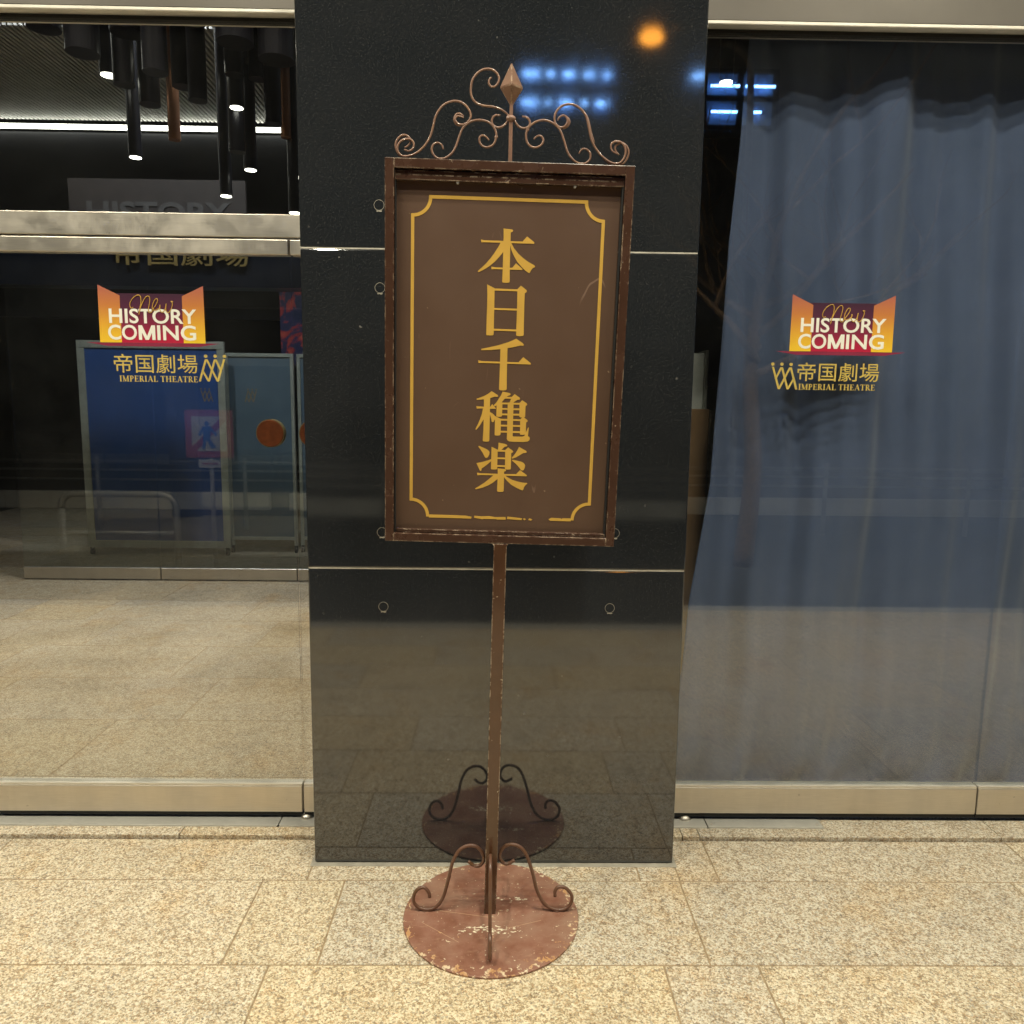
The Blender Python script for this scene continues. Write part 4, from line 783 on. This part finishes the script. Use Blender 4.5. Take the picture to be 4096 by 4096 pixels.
# hanging tube lamps: x, y, z of the lower end, radius, finish, lit
TUBES = [(-2.144,3.00,3.682,.066,0,0),(-2.008,2.90,3.560,.059,0,0),(-1.783,2.80,3.886,.055,0,0),(-1.764,2.90,3.724,.061,0,0),(-1.796,3.02,3.566,.049,1,1),(-1.833,3.12,3.311,.054,0,0),
 (-1.674,3.10,3.777,.058,0,0),(-1.518,2.90,3.423,.055,0,0),(-1.543,3.30,3.468,.036,2,0),(-2.332,3.30,3.441,.041,2,0),(-1.798,3.25,3.956,.064,0,0),(-1.709,3.34,3.934,.074,0,0),
 (-1.40,3.20,3.928,.065,0,0),(-2.182,3.16,3.940,.060,0,1),(-1.818,3.35,3.262,.046,0,1),(-2.017,3.40,3.092,.044,0,1),(-1.511,3.36,2.972,.044,0,1),(-2.409,3.10,3.601,.068,0,0),(-2.494,2.92,3.658,.066,0,0),(-2.725,3.20,3.827,.060,1,1),(-2.66,3.40,3.35,.046,0,1),(-1.466,3.62,3.47,.034,2,0),
 (-1.93,2.62,3.93,.105,0,0),(-1.66,2.62,3.80,.11,0,0),(-1.42,2.66,3.72,.11,0,0),(-2.16,2.62,3.62,.075,0,0),(-2.36,2.70,3.88,.10,0,0),(-2.62,2.66,3.74,.10,0,0),(-2.90,2.75,3.92,.10,0,0)]
for i, (x, y_, z, r, fin, lit) in enumerate(TUBES):
    kind = ('black', 'dark brown', 'copper')[fin]; pos = 'left of the others' if i in (18, 17, 19, 20) else ''
    lab = '%s hanging tube lamp, %s, behind the left transom glass' % (kind, 'lit disc at its foot' if lit else 'unlit')
    tb = tag(empty('tube_lamp', (x, y_, z)), lab, 'tube lamp', 'tube lamps hanging in the lobby' if True else None)
    bm = bmesh.new(); cyl(bm, (0, 0, 0), (0, 0, 5.40-z), r, n=32); link('tube', bm, M[('tube', 'tube', 'copper')[fin]], tb, False)
    if lit:
        bm = bmesh.new(); cyl(bm, (0, 0, -.004), (0, 0, -.0005), r*.86, n=32); link('diffuser', bm, M['lamp'], tb)
tb = tag(empty('tube_lamp', (1.121, 1.6, 3.221)), 'single lit hanging lamp behind the right window, above the curtain', 'tube lamp')
bm = bmesh.new(); cyl(bm, (0, 0, 0), (0, 0, 2.17), .036, n=32); link('tube', bm, M['tube'], tb); bm = bmesh.new(); cyl(bm, (0, 0, -.004), (0, 0, -.0005), .031, n=32); link('diffuser', bm, M['lamp'], tb)

# ================================================================ lamps
def area(name, loc, power, size, col, parent=None, spread=150):
    l = bpy.data.lights.new(name, 'AREA'); l.shape = 'DISK'; l.size = size; l.energy = power; l.color = col; l.spread = rad(spread)
    o = bpy.data.objects.new(name, l); COL.objects.link(o); o.location = loc
    if parent: o.parent = parent
    return o
for (x, y_, pw, cl, sp) in ((-1.25, 1.15, 13, 0, 100), (-1.25, 2.1, 14, 0, 100), (-2.6, 1.3, 13, 0, 100), (-2.6, 2.3, 14, 0, 100), (-3.6, 1.6, 12, 0, 100), (-3.3, 3.7, 55, 1, 150), (-1.5, 3.8, 55, 1, 150), (1.1, .85, 30, 2, 150)):  # bluish pair and the lamp near the curtain are added fill lights
    t = tag(empty('unseen_ceiling_lamp', (x, y_, 5.39)), 'unseen fill lamp added above the curtain' if x > 0 else 'lobby ceiling lamp out of sight above the left doors, some added as fill', 'ceiling lamp', 'added fill lamps above the curtain' if x > 0 else 'lobby ceiling lamps')
    bm = bmesh.new(); cyl(bm, (0, 0, -.012), (0, 0, .004), .07, n=24); link('diffuser', bm, M['lamp'], t)
    area('lamp_light', (0, 0, -.03), pw, .12, ((1, .88, .70), (.90, .95, 1), (.85, .93, 1))[cl], t, sp)

# ================================================================ canopy and facade over the pavement
fac = tag(empty('theatre_facade'), 'theatre front wall and flat canopy over the pavement', 'building')
part('upper_wall', (-9, -PX-.002, .25, .36, 3.102, 4.5), 'upper', fac); part('upper_wall', (PX+.002, 9, .25, .36, 3.102, 4.5), 'upper', fac)
part('canopy', (-9, 9, -2.88, 1.2, 4.602, 4.9), 'soffit', fac)
part('end_wall', (-4.6, -XE-.002, .25, .36, 0.014, 3.1), 'upper', fac); part('end_wall', (XE+.002, 4.6, .25, .36, 0.014, 3.1), 'upper', fac)
proto = None
for x in (-4.7, -2.95, -1.2, .55, 2.3, 4.05):
    for y_ in (-1.30, -1.68, -2.30):
        t = tag(empty('downlight', (x, y_, 4.60)), 'round warm downlight in the canopy above the pavement', 'downlight', 'canopy downlights')
        if proto is None:
            bm = bmesh.new(); cyl(bm, (0, 0, -.006), (0, 0, .0015), .062, n=32); a = link('diffuser', bm, M['canopy_lamp'], t)
            bm = bmesh.new(); ring(bm, 0, 0, .078, .014, 0, .004); b = link('trim_ring', bm, M['steel_lip'], t); b.rotation_euler = (rad(90), 0, 0); b.location = (0, 0, -.004)
            proto = (a, b)
        else:
            for q in proto: c = q.copy(); COL.objects.link(c); c.parent = t
        area('downlight_beam', (0, 0, -.012), CANOPY_W, .11, LAMP_WARM, t, 140)

# ================================================================ across the street (seen only as reflections)
fb = tag(empty('office_building', (0, -18.5, -.13)), 'dark office building across the street with two bluish lit windows, seen in reflections', 'building')
def fp(name, a, mat, bev=0, parent=fb):
    bm = bmesh.new(); box(bm, a[0], a[1], a[2]+18.5, a[3]+18.5, a[4]+.13, a[5]+.13, bev); return link(name, bm, M[mat], parent)
fp('wall', (-40, 40, -26, -18.6, -.12, 22), 'facade')
for (xa, xb) in ((.15, 2.95), (5.25, 7.15)):
    wd = fp('window', (xa, xb, -18.597, -18.56, 9.05, 10.35), 'pane')
    for m_ in [(xa-.06, xb+.06, -18.555, -18.47, 10.352, 10.45), (xa-.06, xb+.06, -18.555, -18.47, 8.95, 9.048), (xa, xb, -18.55, -18.47, 9.66, 9.78)]: fp('frame', m_, 'rubber', 0, wd)
    for k in range(4 if xa < 3 else 3):
        xx = xa+(xb-xa)*k/(3 if xa < 3 else 2); fp('mullion', (xx-.07, xx+.07, -18.545, -18.46, 9.05, 10.35), 'rubber', 0, wd)
row1 = [(90,430),(450,610),(670,910),(960,1180),(1250,1400)]; row2 = [(80,410),(455,550),(620,880),(940,1070),(1140,1390)]
for rw, z in ((row1, 10.0), (row2, 9.31)):
    for a, b in rw: fp('tube_light', (.194+(a*.82+b*.18)*.00182, .194+(a*.18+b*.82)*.00182, -18.46, -18.43, z-.04, z+.04), 'strip')
for a, b, z in ((300,395,10.01),(475,690,10.01),(735,955,10.01),(485,535,9.37),(540,680,9.37),(790,860,9.37)): fp('tube_light', (3.728+a*.00354, 3.728+b*.00354, -18.46, -18.43, z-.03, z+.03), 'strip')
lp = tag(empty('street_lamp', (2.04, -9.0, -.13)), 'orange street lamp across the road, seen as a glow in the granite', 'street lamp')
bm = bmesh.new(); tube(bm, catmull([(1.6, 0, 0), (1.6, 0, 3), (1.6, 0, 6.2), (1.5, 0, 6.85), (1.1, 0, 7.05), (.3, 0, 6.98)], 6), .05, 12); link('pole', bm, M['pipe'], lp, True)
bm = bmesh.new(); bmesh.ops.create_uvsphere(bm, u_segments=20, v_segments=12, radius=.12, matrix=Matrix.Translation((0, 0, 6.84)) @ Matrix.Diagonal((1.4, .9, .8, 1))); link('lamp_globe', bm, M['sodium'], lp, True)
bm = bmesh.new(); cyl(bm, (0, 0, 6.93), (0, 0, 7.03), .16, .07, 24); link('lamp_hood', bm, M['pipe'], lp)
# bare street tree
tr = tag(empty('bare_tree', (2.7, -5.3, -.13)), 'bare street tree at the kerb, its branches reflected in the right window', 'tree')
rt = random.Random(11); bmt = bmesh.new(); bmb = bmesh.new()
tube(bmt, catmull([(0, 0, 0), (.05, .02, 1.1), (-.03, .0, 2.2), (.04, .05, 3.1)], 6), .11, 12, lambda t: 1-.45*t); link('trunk', bmt, M['bark'], tr, True)
def branch(p, d, L, r, lev):
    pts = [p]; dd = d.copy()
    for i in range(5):
        dd = (dd+Vector((rt.uniform(-.25, .25), rt.uniform(-.25, .25), rt.uniform(-.05, .22)))).normalized(); pts.append(pts[-1]+dd*L/5)
    tube(bmb, catmull(pts, 3), r, 6, lambda t: 1-.7*t)
    if lev < 3:
        for i in range(2 if lev else 3):
            q = pts[rt.randint(1, 5)]; ax = Vector((rt.uniform(-1, 1), rt.uniform(-1, 1), rt.uniform(-.1, .9))).normalized(); branch(q, (dd*.6+ax).normalized(), L*rt.uniform(.5, .7), r*.5, lev+1)
for k in range(8):
    a = k*2.4; branch(Vector((.03, .04, 2.1+.14*k)), Vector((math.cos(a), math.sin(a), .45)).normalized(), rt.uniform(1.5, 2.3), .045, 0)
link('branches', bmb, M['bark'], tr, True)
# guard fence on the far kerb, pipe arch and the no crossing sign
gf = tag(empty('guard_fence', (0, -7.5, -.13)), 'galvanised three pipe guard fence across the road, reflected in the left door', 'guard fence')
for z in (.93, .81, .68):
    bm = bmesh.new(); cyl(bm, (-14, 0, z), (9, 0, z), .016, n=12); link('pipe', bm, M['pipe'], gf, True)
for k in range(12):
    bm = bmesh.new(); cyl(bm, (-13.5+2*k, 0, 0), (-13.5+2*k, 0, 1.0), .03, n=14); link('post', bm, M['pipe'], gf, True)
for k, (a, b) in enumerate(((-14, -6.9), (-6.88, -3.22), (-2.95, 9))):
    bm = bmesh.new(); box(bm, a, b, -7.75, -7.65, .12, .36, .01); tag(link('barrier_block', bm, M['white_block']), ('long pale concrete barrier farthest left across the road', 'pale concrete barrier across the road behind the no crossing sign', 'pale concrete barrier across the road right of the gap')[k], 'barrier', 'pale barriers across the road')
ar = tag(empty('pipe_barrier', (-4.0, -5.0, -.13)), 'white bent pipe barrier at the kerb, reflected low in the left door', 'pipe barrier')
bm = bmesh.new(); tube(bm, [Vector(p) for p in [(-.6, 0, 0), (-.6, 0, .62)]+[(-.45+.15*math.cos(rad(180-a)), 0, .62+.15*math.sin(rad(a))) for a in range(0, 91, 15)]+[(.45+.15*math.sin(rad(a)), 0, .62+.15*math.cos(rad(a))) for a in range(0, 91, 15)]+[(.6, 0, 0)]], .035, 14); link('arch', bm, M['pipe'], ar, True)
bm = bmesh.new(); cyl(bm, (-.565, 0, .36), (.565, 0, .36), .02, n=12); link('crossbar', bm, M['pipe'], ar, True)
ns = tag(empty('crossing_sign', (-3.0, -4.94, -.13)), 'square red bordered no crossing sign with a blue walking figure, reflected in the left door', 'road sign')
def nsb(name, polys, y_, mat, th=.003):
    bm = bmesh.new(); flat(bm, polys, 0, th); o = link(name, bm, M[mat], ns); o.rotation_euler = (0, 0, math.pi); o.location = (0, y_, 0)   # faces the theatre (+Y)
sq = lambda h, c=1.41: [(-h, c-h), (h, c-h), (h, c+h), (-h, c+h)]
nsb('plate', [sq(.245)], .003, 'red'); nsb('face', [sq(.178)], .0065, 'sign_white')
nsb('red_bar', [[(-.178, 1.588), (-.135, 1.588), (.178, 1.275), (.178, 1.232), (.135, 1.232), (-.178, 1.545)]], .0095, 'red')
man = [[p for p in circ(.02, 1.515, .026, 12)], [(-.02, 1.49), (.055, 1.485), (.062, 1.36), (-.012, 1.36)], [(.0, 1.37), (.04, 1.37), (-.025, 1.26), (-.065, 1.275)], [(.025, 1.37), (.062, 1.37), (.075, 1.265), (.045, 1.255)], [(.04, 1.47), (.06, 1.49), (.11, 1.40), (.09, 1.385)], [(-.02, 1.485), (.0, 1.46), (-.07, 1.385), (-.085, 1.41)]]
nsb('walking_figure', man, .0125, 'sign_blue'); nsb('small_plate', [[(-.12, 1.06), (.12, 1.06), (.12, 1.145), (-.12, 1.145)]], .003, 'sign_white'); nsb('red_line', [[(-.08, 1.095), (.08, 1.095), (.08, 1.112), (-.08, 1.112)]], .0065, 'red')
bm = bmesh.new(); cyl(bm, (0, -.03, 0), (0, -.03, 1.66), .024, n=14); link('pole', bm, M['pipe'], ns, True)
